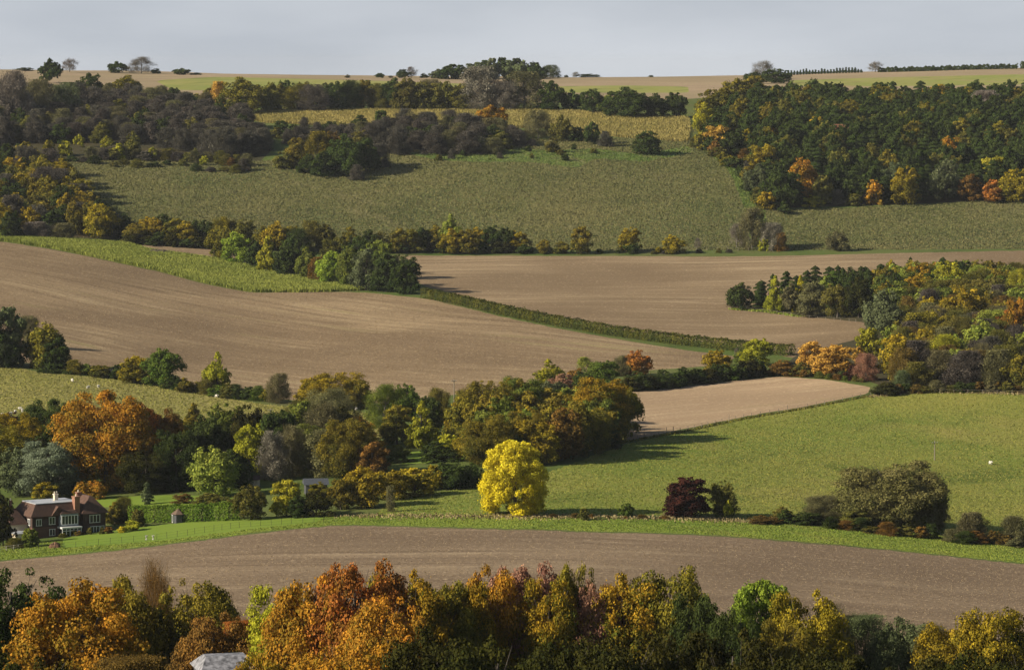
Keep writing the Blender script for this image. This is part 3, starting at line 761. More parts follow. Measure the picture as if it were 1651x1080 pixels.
# ---- hedge line at the foot of the hillside
along([(190,386),(340,394)], 9, (36, 54), (32, 44), ['D','D','B'], ['og','gd','dg','dg','og'], 'in the gold topped row beside the woodland', 'trees of the gold topped row')
along([(200,392),(340,400)], 8, (22, 34), (14, 24), ['B'], ['dg','do'], 'at the foot of the gold topped row', 'bushes at the foot of the gold topped row', 2)
along([(345,398),(430,404),(540,404)], 9, (36, 50), (38, 50), ['D','R','H'], ['dg','og','ol','gd'], "behind the clump between brown fields", 'trees behind the clump')
along([(560,404),(700,405),(850,407)], 13, (34, 50), (32, 44), ['D','B','D'], ['og','gd','dg','og','dg','ol'], "in the dark row under the hillside", 'trees of the row under the hillside')
along([(560,406),(700,408),(860,409)], 12, (26, 38), (15, 24), ['B'], ['dg','ol','do'], "below the row under the hillside", 'bushes at the foot of the row under the hillside', 1.5)
table('''
727 404 44 60 O lg light green tree standing above the gold topped row
878 409 27 25 B og round olive bush first of the loose line under the hillside
905 409 30 22 B og low golden bush second of the loose line under the hillside
937 409 44 46 R og large olive gold round tree in the loose line under the hillside
967 409 16 8 B dg tiny dark bush beside the large olive gold round tree
1016 406 42 40 R gd round golden topped tree alone in the loose line
1020 408 26 20 B dg dark bush under the golden topped tree of the loose line
1085 408 42 30 B gd low golden domed bush at the right end of the loose line
1062 408 14 10 B gd tiny golden bush beside the low golden dome
''')
along([(985,410),(1120,408),(1190,408)], 8, (8, 16), (5, 9), ['B','S'], ['dg','pg','ol'], 'in the thin hedge under the hillside', 'tufts of the thin hedge under the hillside', 1)
# ---- clump pointing into the brown fields
table('''
360 420 50 58 R og olive tree at the left end of the clump in the brown fields
380 426 50 54 R bg bright light green round tree near the left end of the clump
415 434 40 46 D dg dark tree between the two light trees of the clump
432 440 46 62 P yg tall yellow green tree in the clump in the brown fields
458 446 40 50 R dg dark green tree right of the tall yellow green one
480 444 36 60 O dg slim dark tree in the middle of the clump
495 450 46 54 O mg mid green tree with brown flank in the clump
512 455 30 40 H ru russet thin tree in the clump
532 458 54 54 R bg bright green round tree at the front of the clump
560 462 50 66 R mg green tree right of the bright round one in the clump
590 468 56 70 R gg grey green tree near the right end of the clump
622 470 56 66 R dg dark tree near the right end of the clump
652 474 58 64 R dg rounded dark tree at the right tip of the clump
610 452 60 68 R mg green tree at the back right of the clump
575 445 56 66 R dg dark tree at the back of the clump
540 440 50 60 R ol olive tree at the back of the clump
640 462 34 50 O gg grey green tree behind the dark right tip
470 430 44 54 R dg dark tree at the back middle of the clump
''')
# ---- right wood by the brown field
fill([(1190,494),(1260,484),(1330,470),(1450,461),(1560,459),(1560,475),(1430,500),(1380,506),(1290,500)], 6.4, (7, 9), (8.5, 11.5), [(10,'C','dg'),(1.2,'D','dg'),(.8,'C','gr')], '{c} {k} packed in the small wood beside the right brown field', '{k}s of the small wood beside the right brown field')
table('''
1196 499 44 44 D dg low spreading dark tree at the left tip of the small wood
1250 502 38 58 P yg slender yellow green tree in front of the small wood
1290 504 36 60 P ye pointed bright yellow tree in the small wood
1275 505 40 52 O go olive grey tree between the two yellow trees
1310 511 60 60 R go wide olive grey tree at the front of the small wood
1350 512 56 56 R ol olive round tree at the front right of the small wood
1330 502 44 58 O lg light green tree behind the olive front trees
1385 512 50 66 D do black green tree at the right front of the small wood
1437 445 18 28 O gd tiny golden tree on the top edge of the small wood
1468 440 20 28 C dg dark pointed conifer on the top edge of the small wood
1558 458 44 40 R mg green round tree on the top edge right of the conifers
1520 455 40 36 R lg light green tree on the top edge right of the small wood
1500 466 50 44 D or olive tree with orange bits right of the conifers
1480 478 50 56 D gn green tree turning orange right of the conifers
1530 480 60 60 R yg yellow green tree in the far right wood
1580 474 50 46 H lg light green thin tree in the far right wood
1620 470 50 44 R mg green tree in the upper far right wood
1600 500 60 56 R ol olive tree in the middle of the far right wood
1640 490 44 56 H yg yellow green thin tree at the right edge, upper
1440 500 60 44 R dg dark tree in the hollow right of the conifers
1420 480 44 50 D og olive gold tree in the hollow behind the conifers
''')
fill([(1400,470),(1500,462),(1720,458),(1720,520),(1500,520),(1420,500)], 7.5, (8, 11), (8, 10.5), [(2,'R','og'),(3,'R','mg'),(2,'H','ol'),(1,'C','dg'),(2,'R','lg'),(1,'R','gn')], '{c} {k} in the wood that fills the slope at the right edge', 'trees of the wood filling the slope at the right edge')
table('''
1423 542 70 76 R gg large grey green tree at the corner of the right brown field
1445 560 70 64 R gg grey green tree below the large one at the field corner
1555 540 78 78 R gd big dark golden domed tree, the roundest in the right wood
1500 536 50 60 R gd smaller golden round tree left of the big domed one
1540 556 50 44 R gd low golden round tree below the big domed one
1400 575 38 50 R yg olive yellow round tree at the tip of the right brown field
1580 590 80 76 R lg large light green tree in the right thicket
1640 560 44 84 R or bright orange tree at the right edge of the photo
1625 560 50 60 D rd reddish orange low tree at the right edge
1480 560 60 56 H og thin olive gold tree under the golden round trees
1452 612 84 74 R gd large gold and green round tree at the middle of the thicket
1490 590 60 60 D gd golden brown tree right behind the large gold and green one
1348 606 70 52 R ap bright orange gold round tree over the pale field
1308 600 56 52 R ap apricot tree left of the bright orange gold one
1385 592 26 36 O ap thin pinkish gold tree between orange gold tree and thicket
1395 615 44 45 H pk mauve pink thin tree right of the orange gold tree
1378 614 30 26 B ma dark crimson bush under the mauve thin tree
1262 606 60 26 B ru reddish brown low bush over the corner of the pale field
1292 606 40 22 B ol olive low bush under the apricot tree
1360 612 30 16 B dg dark green low bush under the orange gold tree
1220 590 60 46 R yg bright yellow green tree at the end of the clipped hedge
1192 585 20 22 B mg little green bush left of the yellow green tree
1154 602 46 38 R gd golden round tree above the dark hedge
1520 622 70 56 S go grey olive thicket bush left of the purple one
1560 626 80 60 S pg purple grey bush in the right thicket
1610 628 70 64 S go grey brown bush in the right thicket near the edge
1648 630 60 60 R og olive gold tree at the right edge above the pasture
1480 628 60 44 S ol olive bush at the pasture crest left of the thicket
1455 632 36 34 S gg grey green bush at the pasture crest
1430 638 56 22 B do low black green bush poking onto the pasture crest
1520 600 60 60 H yg thin yellow green tree inside the thicket
1600 560 60 60 H lg thin light green tree behind the large light green one
1640 600 50 60 R ol olive tree at the right edge inside the thicket
''')
fill([(1470,520),(1720,505),(1720,628),(1560,625),(1440,622),(1440,560)], 7.5, (7, 11), (7, 11), [(3,'S','go'),(2,'S','pg'),(2,'H','ol'),(2,'R','og'),(1,'R','lg'),(1,'H','br')], '{c} {k} in the mixed thicket above the pasture', 'trees and bushes of the thicket above the pasture')
along([(1230,606),(1290,607),(1400,618)], 12, (14, 24), (7, 13), ['B','S'], ['ol','ru','mg'], 'along the far edge of the pale field', 'low bushes along the far edge of the pale field', 1)
along([(1440,636),(1550,632),(1680,633)], 16, (18, 30), (10, 20), ['B','S'], ['ol','go','dg','br'], 'along the crest of the pasture', 'low bushes along the crest of the pasture', 1)
# ---- left hedgerow between brown field and sheep meadow
table('''
10 590 70 100 R gg tall grey green tree at the far left above the sheep meadow
45 560 40 50 H go thin olive tree behind the golden green round tree at left
70 594 80 76 R og large golden green round tree at left above the sheep meadow
92 598 54 56 D dg dark flank tree at the right foot of the large golden green one
-20 590 70 80 R dg dark tree cut by the left edge above the meadow
20 592 50 50 D dg dark tree at the left foot of the large golden green one
218 618 50 46 R gd small golden tree in the hedgerow left of a green one
262 624 62 64 R gr green rounded tree in the hedgerow beside the golden one
350 636 46 70 O yg airy pale yellow green tree standing alone in the hedgerow
448 650 40 48 H go thin bare looking tree left of the wide golden tree
540 660 100 62 R gd wide golden olive tree at the right end of the sheep meadow
500 662 56 56 R gd golden tree at the left flank of the wide golden one
575 660 50 50 R og dark olive tree at the right flank of the wide golden one
''')
along([(112,602),(200,612),(300,632),(440,650)], 20, (26, 38), (18, 26), ['B','B','S'], ['dg','gr','ol','og'], 'in the hedgerow above the sheep meadow', 'bushes of the hedgerow above the sheep meadow', 1.5)
# ---- middle dark hedge over the pale field
table('''
885 622 46 44 O yg yellow green tree on the field edge left of the middle hedge
942 616 30 40 H lg thin pale green tree on the field edge
1027 606 44 42 R rd small red brown tree above the middle hedge
1004 606 40 32 S go grey thorn left of the small red brown tree
975 622 58 42 R gr dark green round tree left of the small red brown one
905 632 44 30 R pk pinkish red bush at the field edge
932 628 34 34 R ru russet bush right of the pinkish red one
945 640 50 44 R dg dark tree under the russet bush
1188 575 10 14 T gy tiny bare sapling above the middle hedge
''')
along([(1010,632),(1100,622),(1230,606)], 20, (30, 44), (22, 32), ['B'], ['dg','dg','gr','do'], 'in the dark hedge above the pale field', 'bushes of the dark hedge above the pale field', 1)
# ---- central valley trees
table('''
620 690 66 70 H mg thin green tree at the left of the central grove
655 680 50 62 R gr green tree in the central grove left part
640 716 60 66 R og olive gold tree at the left foot of the central grove
680 722 70 76 P yg pointed yellow green tree low in the central grove
706 682 50 56 H ol thin olive tree beside the pole
690 700 50 64 R dg dark green tree behind the pointed yellow green one
778 700 90 90 R og large green and gold tree in the central grove
745 712 54 70 R gd golden and green tree left of the large green and gold one
835 690 96 84 R mg broad green tree behind the central grove
880 680 80 70 R gg grey green tree at the back of the central grove
920 690 70 56 R og olive gold tree at the back right of the central grove
966 712 112 104 R gn largest green gold brown tree at the right end of the central grove
1006 706 60 86 R og olive gold tree at the right rim of the central grove
850 728 70 76 R gd round golden tree in the middle of the central grove
905 742 80 86 R ru dark russet tree in the front of the central grove
930 732 60 70 R og olive brown tree between russet and largest tree of the grove
870 748 70 60 R gd green gold low tree in front of the central grove
785 746 80 58 R gd gold brown domed tree left of the yellow tree
755 742 56 44 R gd golden low tree at the left foot of the gold brown dome
820 752 60 52 R dg dark green tree behind the bright yellow tree
975 724 50 46 B dg dark bush at the shaded foot of the largest tree
722 738 40 40 R yg yellow tree at the left rim of the central grove
''')
fill([(740,725),(820,690),(960,680),(1000,700),(950,735),(840,752),(780,752)], 9, (9, 12), (9, 13), [(2,'R','mg'),(3,'R','og'),(1,'R','gd')], '{c} {k} filling the inside of the central grove', 'trees filling the inside of the central grove')
table('''
829 829 106 120 E yt brilliant yellow tree standing alone at the edge of the pasture
730 788 64 46 R dg dark round bush left of the brilliant yellow tree
760 786 50 40 B dg low dark bush between the dark round one and the yellow tree
700 790 50 40 D gd golden topped bush right of the big hedge clump
668 800 70 48 R gd golden topped round bush in the garden edge row
630 806 60 50 R gd dark golden bush in the garden edge row
585 818 80 68 R gd large golden olive bush at the end of the lawn
550 822 50 52 R og olive bush left of the large golden olive one
630 825 18 42 H go small thin tree in the meadow corner by the lawn
705 745 60 34 B dg dark bush before the small green glade
640 745 50 30 B mg mid green bush at the left end of the small green glade
942 838 20 20 B ol tiny dark shrub standing in the verge right of the yellow tree
1009 833 26 24 B gr small round green shrub in the verge
1108 833 80 66 R ma dark maroon tree on the verge
1088 833 40 40 B ma low maroon bush at the left foot of the maroon tree
1166 831 52 56 R ol dark olive round tree beside the maroon one
1174 835 16 30 O yg slim bright yellow green sapling before the olive tree
1440 850 170 108 D ho big wide thin crowned tree on the right verge
1400 846 90 72 H ho thin crowned tree at the left flank of the big wide one
1490 852 84 88 D ho thin olive tree at the right flank of the big wide one
1325 842 90 42 S go grey olive thicket left of the big wide tree
1262 840 40 24 B ol low olive bush at the left end of the right verge thicket
1380 852 60 34 B ol green low thicket before the big wide tree
1568 872 60 46 S go grey olive bush on the right verge
1635 876 56 44 S go bush cut by the right edge of the photo on the verge
''')
along([(1210,842),(1300,846),(1420,860),(1530,872),(1680,884)], 20, (26, 50), (10, 24), ['B','S'], ['ol','go','br','ru','dg'], 'in the rough strip along the right verge', 'low bushes of the rough strip on the right verge', 2)
along([(880,834),(1040,836),(1080,836)], 7, (8, 24), (4, 8), ['S'], ['br','ru'], 'in the dry strip right of the yellow tree', 'dry tufts right of the yellow tree', 1)
# ---- wood and garden trees at left
table('''
20 720 60 56 R ma dark maroon round tree at the far left below the sheep meadow
-5 745 70 70 H gy grey half bare tree at the left edge above the house
40 745 50 60 H si silvery thin tree left of the willow
75 800 110 90 R si big silvery green willow behind the house
30 800 70 80 R gg grey green tree at the left edge behind the house
120 790 60 60 R si silver green tree at the right rim of the willow
170 790 150 160 R or huge orange autumn tree, the widest of the left wood
215 780 110 130 R rd reddish orange tree right of the huge orange one
250 778 90 120 R ru russet tree shading into green behind the garden lawn
130 720 60 50 R or orange tree at the upper left of the huge one
285 790 90 100 R dg dark green tree behind the garden lawn
235 795 90 70 R do very dark low tree at the edge of the garden lawn
312 712 56 64 P og dark pointed tree with golden side rising over the left wood
330 760 60 60 D dg dark tree left of the round green garden tree
345 802 84 84 R lg large round light green garden tree by the upper lawn
372 790 60 66 D dg dark tree at the right flank of the large round green tree
402 770 66 90 R yg tall yellow tree behind the round light green garden tree
440 775 50 80 H gy bare grey stemmed tree right of the tall golden one
470 770 50 84 H go olive grey thin stemmed tree in the left wood
485 690 60 44 H ol round thin olive tree at the edge of the sheep meadow
525 768 80 74 H go wide grey brown half bare tree in the middle of the left wood
556 720 90 54 R or long orange tree right of the half bare trees
585 750 70 60 R or orange and green tree left of the small glade
600 770 60 60 R ru russet tree above the golden bushes
500 735 50 56 R ol olive tree between bare and orange trees
437 730 60 50 H go olive haze of a thin tree above the barn
72 806 50 30 R gd small golden tree peeping over the house roof
130 806 30 30 R or small orange tree right of the brick chimney
155 805 40 30 R or low orange bush at the left end of the upper lawn
405 838 54 58 R ol neat round dark olive bush at the edge of the lawn
462 832 60 62 R yg round yellow topped tree at the right of the lawn
510 832 60 44 B do dark bush right of the round yellow topped tree
480 834 44 36 B dg dark low bush under the round yellow topped tree
340 814 60 20 B ol long low olive mound behind the garden hedge
296 812 36 18 B br rounded brown bush behind the garden hedge
380 816 34 16 B ol small olive mound behind the garden hedge
237 813 26 40 C gg slim open conifer standing on the upper lawn
200 842 40 40 S ol olive shrub between the house and the garden hedge
185 845 36 36 B og olive gold shrub close to the right end of the house
222 850 28 30 B ol shrub at the left end of the garden hedge
212 856 30 20 B yg low yellow green plant before the garden shrubs
48 882 34 32 B mg round green bush in front of the house
5 880 40 70 R do black green tree at the left corner of the house
-10 870 60 90 R do very dark tree cut by the left edge beside the house
25 884 40 16 S ol weedy border at the left below the house
''')
fill([(-80,775),(60,780),(200,770),(330,770),(450,765),(560,770),(560,725),(450,735),(300,745),(120,740),(-80,745)], 10, (10, 14), (10, 15), [(2,'R','do'),(2,'R','dg'),(1,'H','go'),(3,'R','og'),(1,'R','gd'),(1,'R','mg')], '{c} {k} filling the inside of the left wood', 'trees filling the inside of the left wood')
along([(95,868),(130,862),(200,858)], 7, (10, 18), (7, 12), ['B'], ['og','ye','ru','ol'], 'in the flower border before the house', 'border plants before the house', 1)
# ---- foreground wood on the near slope
table('''
15 1195 207 285 R dg huge dark green tree at the left end of the near wood
120 1190 162 215 H br brown half bare tree between dark green and orange trees of the near wood
185 1180 148 255 R og olive topped tree behind the orange one in the near wood
130 1225 241 285 R or wide orange tree in the left part of the near wood
250 1170 86 262 T ru slim nearly bare rusty tree in the near wood
252 1176 40 200 O dg ivy wrapped narrow green stem of the near wood
318 1175 162 248 R og olive green pointed tree in the left part of the near wood
350 1165 81 225 O dg dark tree right behind the olive pointed one
345 1200 150 215 R ru rusty red brown tree below the olive pointed one
385 1190 81 190 H rd thin red twigged tree near the grey roof
450 1200 148 258 R yg yellow green tree near the middle left of the near wood
505 1215 176 295 R or tall orange tree left of the red topped one
575 1215 184 312 R rd broad red and orange tree, tallest left of the middle
620 1225 172 270 R or orange tree in front of the red topped one
655 1195 148 280 R gn green gold tree right of the red topped one
710 1192 135 265 R og green gold tree in the middle of the near wood
745 1190 122 262 R gn pointed green and rust tree in the middle of the near wood
800 1186 135 278 R or orange topped tree in the middle of the near wood
845 1184 148 276 R pk mauve and red topped tree in the middle of the near wood
885 1188 122 258 R gn green tree with rusty top in the middle of the near wood
922 1182 86 278 O og narrow upright green gold tree of the near wood
962 1186 108 256 R pk pink tinged tree right of the narrow upright one
1008 1186 148 262 R gn green and rust tree right of the pink tinged one
1080 1184 162 275 R og green and gold tree with the highest top right of the middle
1125 1190 108 240 R dg dark green tree on the right shoulder of the gold green one
1228 1176 150 240 E bg bright green round tree top in the right part of the near wood
1180 1205 108 230 R dg dark pointed tree left of the bright green round top
1304 1192 148 245 R gd pointed golden tree in the right part of the near wood
1265 1200 94 210 R og olive gold tree left of the pointed golden one
1345 1185 86 205 H go thin grey tree right of the pointed golden one
1395 1185 122 190 H gg grey green feathery tree in the right part of the near wood
1460 1188 122 197 R gg pointed grey green tree in the right part of the near wood
1500 1190 81 180 H go thin olive tree between the grey green and golden trees
1548 1195 148 197 R gd golden green tree near the right end of the near wood
1603 1196 148 223 R gd tall golden tree near the right end of the near wood
1655 1195 108 178 R dg dark green tree at the right end of the near wood
1705 1195 122 197 R og olive tree just cut by the right edge of the near wood
-70 1200 189 270 R dg dark tree just cut by the left edge of the near wood
''')
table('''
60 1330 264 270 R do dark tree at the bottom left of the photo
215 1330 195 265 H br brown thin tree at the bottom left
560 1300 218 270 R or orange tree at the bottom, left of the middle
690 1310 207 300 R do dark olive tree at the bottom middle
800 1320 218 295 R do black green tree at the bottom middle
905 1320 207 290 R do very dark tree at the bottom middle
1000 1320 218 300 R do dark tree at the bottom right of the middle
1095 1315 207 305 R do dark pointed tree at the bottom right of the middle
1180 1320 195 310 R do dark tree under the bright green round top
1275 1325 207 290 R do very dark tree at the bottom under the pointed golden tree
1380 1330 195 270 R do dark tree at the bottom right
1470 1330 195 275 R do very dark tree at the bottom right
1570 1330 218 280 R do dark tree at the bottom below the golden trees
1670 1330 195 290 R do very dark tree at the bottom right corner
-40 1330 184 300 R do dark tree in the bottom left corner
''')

along([(1118,236),(1150,250),(1185,275)], 9, (20, 34), (16, 28), ['B','D'], ['og','dg','ol','ru'], 'on the left edge of the big wood', 'bushes on the left edge of the big wood', 2)
along([(1198,285),(1212,310),(1232,342)], 8, (20, 30), (16, 28), ['B','D'], ['dg','ol','dg','og'], "on the big wood's lower left edge", 'bushes on the lower left edge of the big wood', 2)

table("""
300 1300 110 225 R or orange tree low beside the grey roof at its left
410 1300 110 250 R gn green and orange tree touching the right end of the grey roof
""")

along([(140,256),(230,257),(330,262),(410,266)], 16, (22, 36), (14, 22), ['S','B','S'], ['pg','ol','go'], 'on the bare strip under the purple scrub', 'bushes on the bare strip under the scrub', 3)
table("""
514 802 46 26 B og olive gold bush hiding the foot of the low barn
1420 852 70 60 H ho feathery bush at the left foot of the big wide crowned tree
1500 854 60 54 H ho feathery bush at the right foot of the big wide crowned tree
14 868 44 58 R do dark tree screening the left wing of the house
""")
# ------------------------------------------------------------------ the trees past 300 of a kind: one mass each
def finish_masses():
    for kind_name, mass_name, what in (('broadleaf_tree', 'broadleaf_woodland', 'crowded small broadleaved crowns filling the woods between the bigger trees'),
                                       ('conifer_tree', 'conifer_woodland', 'crowded small dark conifer crowns filling the woods between the bigger ones')):
        tr = [r for r in C.objects if r.type == 'EMPTY' and r.name.split('.')[0] == kind_name]
        kids = {}
        tr.sort(key=lambda r: -r['show'])
        rest = tr[294:]
        if not rest: continue
        Vs, Fs, A1, A2, ages, vals = [], [], [], [], [], []; off = 0
        for r in rest:
            c = [k for k in r.children if k.name.startswith('crown')][0]; me = c.data
            n = len(me.polygons); step = 1 if n < 4000 else 3
            co = np.empty(len(me.vertices)*3, np.float32); me.vertices.foreach_get('co', co); co = co.reshape(-1, 4, 3)
            ag = np.empty(n, np.float32); me.attributes['leaf_age'].data.foreach_get('value', ag)
            va = np.empty(n, np.float32); me.attributes['leaf_value'].data.foreach_get('value', va)
            k = min(len(co), n); sel = np.arange(0, k, 2)
            q = co[sel]; ce_ = q.mean(1, keepdims=True); q = ce_ + (q-ce_)*1.35
            q = q.reshape(-1, 3)*np.array(c.scale) + np.array(c.location)
            a = r.rotation_euler.z; R = np.array([[math.cos(a), -math.sin(a), 0], [math.sin(a), math.cos(a), 0], [0, 0, 1]])
            q = q @ R.T + np.array(r.location)
            Vs.append(q); m = len(sel); Fs.append(np.arange(4*m).reshape(m, 4)+off); off += 4*m
            A1.append(np.tile(np.array([*c.color[:3], 1]), (m, 1))); A2.append(np.tile(np.array([*c['leaf_tint'], 1]), (m, 1)))
            ages.append(ag[sel]); vals.append(va[sel])
        me = mesh_np(mass_name, np.concatenate(Vs), np.concatenate(Fs), FOLM, {'leaf_age': np.concatenate(ages), 'leaf_value': np.concatenate(vals)})
        for an, dat in (('leaf_main', A1), ('leaf_turned', A2)):
            at_ = me.attributes.new(an, 'FLOAT_COLOR', 'FACE'); at_.data.foreach_set('color', np.concatenate(dat).astype(np.float32).ravel())
        tag(link(mass_name, me), what, 'woodland', kind='stuff')
        for r in rest:
            for k in list(r.children): bpy.data.objects.remove(k)
            bpy.data.objects.remove(r)
finish_masses()

# ------------------------------------------------------------------ hedges
def hedge(path, wd, ht, n, s, col, label, wob=.12, name='hedge', cat='hedge'):
    P = []
    for i in range(len(path)-1):
        a, b = path[i], path[i+1]
        for j in range(6):
            t = j/6; P.append(cast(a[0]+(b[0]-a[0])*t, a[1]+(b[1]-a[1])*t))
    P.append(cast(*path[-1]))
    P = np.array([tuple(p) for p in P]); seg = np.linalg.norm(np.diff(P, axis=0), axis=1); cum = np.concatenate([[0], np.cumsum(seg)])
    u = nr.random(n)*cum[-1]; B = np.column_stack([np.interp(u, cum, P[:, i]) for i in range(3)])
    k = np.clip(np.searchsorted(cum, u)-1, 0, len(seg)-1); d = (P[k+1]-P[k])/seg[k][:, None]; nrm = np.column_stack([-d[:, 1], d[:, 0], np.zeros(n)])
    hh = ht*(1 + wob*np.sin(u*.9+1)*np.sin(u*.37) + wob*.6*np.sin(u*2.3)); ww = wd*.5*(1+wob*np.sin(u*.7+2))
    side = nr.random(n); sg = np.where(nr.random(n) < .5, -1, 1)
    top = side < .35
    off = np.where(top, nr.uniform(-1, 1, n), sg)*ww; z = np.where(top, 1.0, nr.random(n))*hh
    off *= np.where(z > .8*hh, .9, 1)
    Q = B + nrm*off[:, None]; Q[:, 2] += z; Q += nr.normal(size=(n, 3))*.12*min(wd, ht)*.5
    N = nrm*np.where(top, 0, sg)[:, None] + np.array([0, 0, 1])*np.where(top, 1, .2)[:, None] + nr.normal(size=(n, 3))*.5
    V, Fq = quads(Q, N, s*nr.uniform(.6, 1.2, n))
    clump = np.sin(u*.31)+np.sin(u*.83+1.7)+np.sin(u*2.1)
    me = mesh_np(name, V, Fq, FOL, {'leaf_age': np.clip(.25+.18*clump+.25*(z/hh)+nr.normal(size=n)*.12, 0, 1), 'leaf_value': np.clip(.5+.1*np.sin(u*1.3)+nr.normal(size=n)*.2, 0, 1)})
    o = link(name, me); a, b = COL[col]; o.color = (*a, 1); o['leaf_tint'] = b
    return tag(o, label, cat)
hedge([(684,480),(740,491),(800,505),(860,518),(940,533),(1000,543),(1080,554),(1180,565),(1276,574)], 2.8, 3.0, 26000, .28, 'hd', 'long clipped dark hedge curving down between the two brown fields', .10)
hedge([(212,843),(300,841),(388,838)], 2.6, 3.1, 9000, .17, 'hg', 'straight clipped green hedge behind the lawn and the summerhouse', .04)
hedge([(1416,113),(1500,111.5),(1600,110),(1640,109.5)], 4, 2.6, 5000, .5, 'dg', 'long thin dark hedge running along the skyline on the right', .25)
hedge([(1646,109),(1720,107.5)], 5, 4.0, 2000, .5, 'dg', 'taller dark hedge end on the skyline at the right edge', .2)
hedge([(60,601),(115,604)], 1.2, 1.0, 800, .3, 'dg', 'very low dark hedge dividing the sheep meadow at far left', .2)

# ------------------------------------------------------------------ crops and rough grass
def tufts(name, idx, n, w, h, col, label, cat, dense=1, pxlim=(-60, 1710), dead=.5, lean=.25):
    P = scatter(idx, n, pxlim); k = dense
    P = np.repeat(P, k, 0) + np.column_stack([nr.normal(size=(n*k, 2))*w*.25, np.zeros(n*k)])
    m = len(P); ph = nr.random(m)*math.pi; a = np.column_stack([np.cos(ph), np.sin(ph), np.zeros(m)])
    hh = (h*nr.uniform(.6, 1.25, m))[:, None]; ww = (w*.5*nr.uniform(.6, 1.2, m))[:, None]
    up = np.column_stack([nr.normal(size=(m, 2))*lean, np.ones(m)])
    V = np.stack([P - a*ww*.6, P + a*ww*.6, P + up*hh*.7 + a*ww, P + up*hh + a*ww*nr.uniform(-.5, .5, (m, 1)), P + up*hh*.75 - a*ww], 1)
    V[:, :2, 2] -= .05
    clump = .6*np.sin(P[:, 0]*.11+np.sin(P[:, 1]*.07)*2)*np.sin(P[:, 1]*.06+P[:, 0]*.03) + .7*np.sin(P[:, 0]*.031+np.sin(P[:, 1]*.023+1)*2.5)*np.sin(P[:, 1]*.019+P[:, 0]*.013) + .4*np.sin(P[:, 0]*.37+P[:, 1]*.11)*np.sin(P[:, 1]*.21-P[:, 0]*.17)
    me = mesh_np(name, V.reshape(-1, 3), np.arange(5*m).reshape(m, 5), FOL, {'leaf_age': np.clip(dead+.28*clump+nr.normal(size=m)*.22, 0, 1), 'leaf_value': np.clip(.5+nr.normal(size=m)*.22, 0, 1)})
    o = link(name, me); a_, b_ = COL[col]; o.color = (*a_, 1); o['leaf_tint'] = b_
    return tag(o, label, cat, kind='stuff')
COL.update({'ls': ((.085,.145,.030),(.18,.20,.06)), 't1': ((.096,.108,.037),(.200,.180,.078)), 't2': ((.21,.215,.050),(.30,.27,.085)), 't3': ((.135,.180,.030),(.29,.265,.070)), 'mz': ((.22,.20,.06),(.38,.31,.11)), 'mg2': ((.165,.205,.042),(.31,.33,.075)), 'vg': ((.13,.195,.03),(.26,.28,.055)), 'dry': ((.20,.16,.08),(.36,.29,.15)), 'st': ((.22,.16,.10),(.40,.31,.19))})
IX = {}
for i, (nm, mt, pp) in enumerate(fields): IX.setdefault(mt.name, []).append(i)
tufts('rough_grass', IX['rough_downland_grass'][0], 110000, .48, .45, 't1', 'tussocky olive grass over the whole open hillside', 'grass')
for i_ in IX['lush_downland_grass']: tufts('slope_grass', i_, 5000, .48, .45, 'ls', 'greener grass ' + ('along the edge of the big wood' if i_ == IX['lush_downland_grass'][0] else 'under the hillside scrub'), 'grass')
tufts('meadow_grass', IX['grazed_meadow_grass'][0], 26000, .40, .22, 't2', 'pale tussocky grass of the sheep meadow', 'grass')
tufts('pasture_grass', IX['pasture_grass'][0], 70000, .26, .15, 't3', 'green and tawny grass over the sloping pasture', 'grass')
tufts('verge_grass', IX['lush_verge_grass'][0], 30000, .22, .14, 'vg', 'short bright grass of the verge behind the near field', 'grass')
tufts('maize_crop', IX['maize_ground'][0], 80000, .32, 1.6, 'mz', 'ripe yellow maize standing under the tree belt of the hillside', 'maize')
tufts('maize_crop', IX['maize_ground'][1], 140000, .26, 1.3, 'mg2', 'green yellow maize strip above the left brown field', 'maize')
tufts('stubble', IX['drilled_near_soil'][0], 60000, .16, .07, 'st', 'short pale stubble specks over the near brown field', 'stubble', lean=.8)
tufts('stubble', IX['drilled_brown_soil'][0], 60000, .26, .09, 'st', 'short pale stubble specks over the left brown field', 'stubble', lean=.8)
def strip(name, path, wd, n, w, h, col, label):
    P = []
    for (a, b) in zip(path[:-1], path[1:]):
        for t in nr.random(max(1, int(n/(len(path)-1)))): 
            p = cast(a[0]+(b[0]-a[0])*t, a[1]+(b[1]-a[1])*t); P.append((p.x+nr.normal()*wd, p.y+nr.normal()*wd, 0))
    P = np.array(P); P[:, 2] = zxy(P[:, 0], P[:, 1]); m = len(P)
    ph = nr.random(m)*math.pi; a = np.column_stack([np.cos(ph), np.sin(ph), np.zeros(m)]); hh = (h*nr.uniform(.4, 1.25, m))[:, None]; ww = (w*.5*nr.uniform(.5, 1.2, m))[:, None]
    up = np.column_stack([nr.normal(size=(m, 2))*.25, np.ones(m)])
    V = np.stack([P - a*ww*.6, P + a*ww*.6, P + up*hh*.7 + a*ww, P + up*hh, P + up*hh*.75 - a*ww], 1)
    me = mesh_np(name, V.reshape(-1, 3), np.arange(5*m).reshape(m, 5), FOL, {'leaf_age': nr.random(m), 'leaf_value': nr.random(m)})
    o = link(name, me); a_, b_ = COL[col]; o.color = (*a_, 1); o['leaf_tint'] = b_
    return tag(o, label, 'grass', kind='stuff')
strip('dry_grass', [(560,832),(760,834),(900,834),(1080,836),(1200,840)], 2.2, 2600, .32, .38, 'dry', 'line of dead tall grass between the pasture and the verge')
strip('dry_grass', [(1405,640),(1470,632),(1560,633),(1660,636)], 1.6, 1200, .35, .4, 'dry', 'pale dead grass along the crest of the pasture')
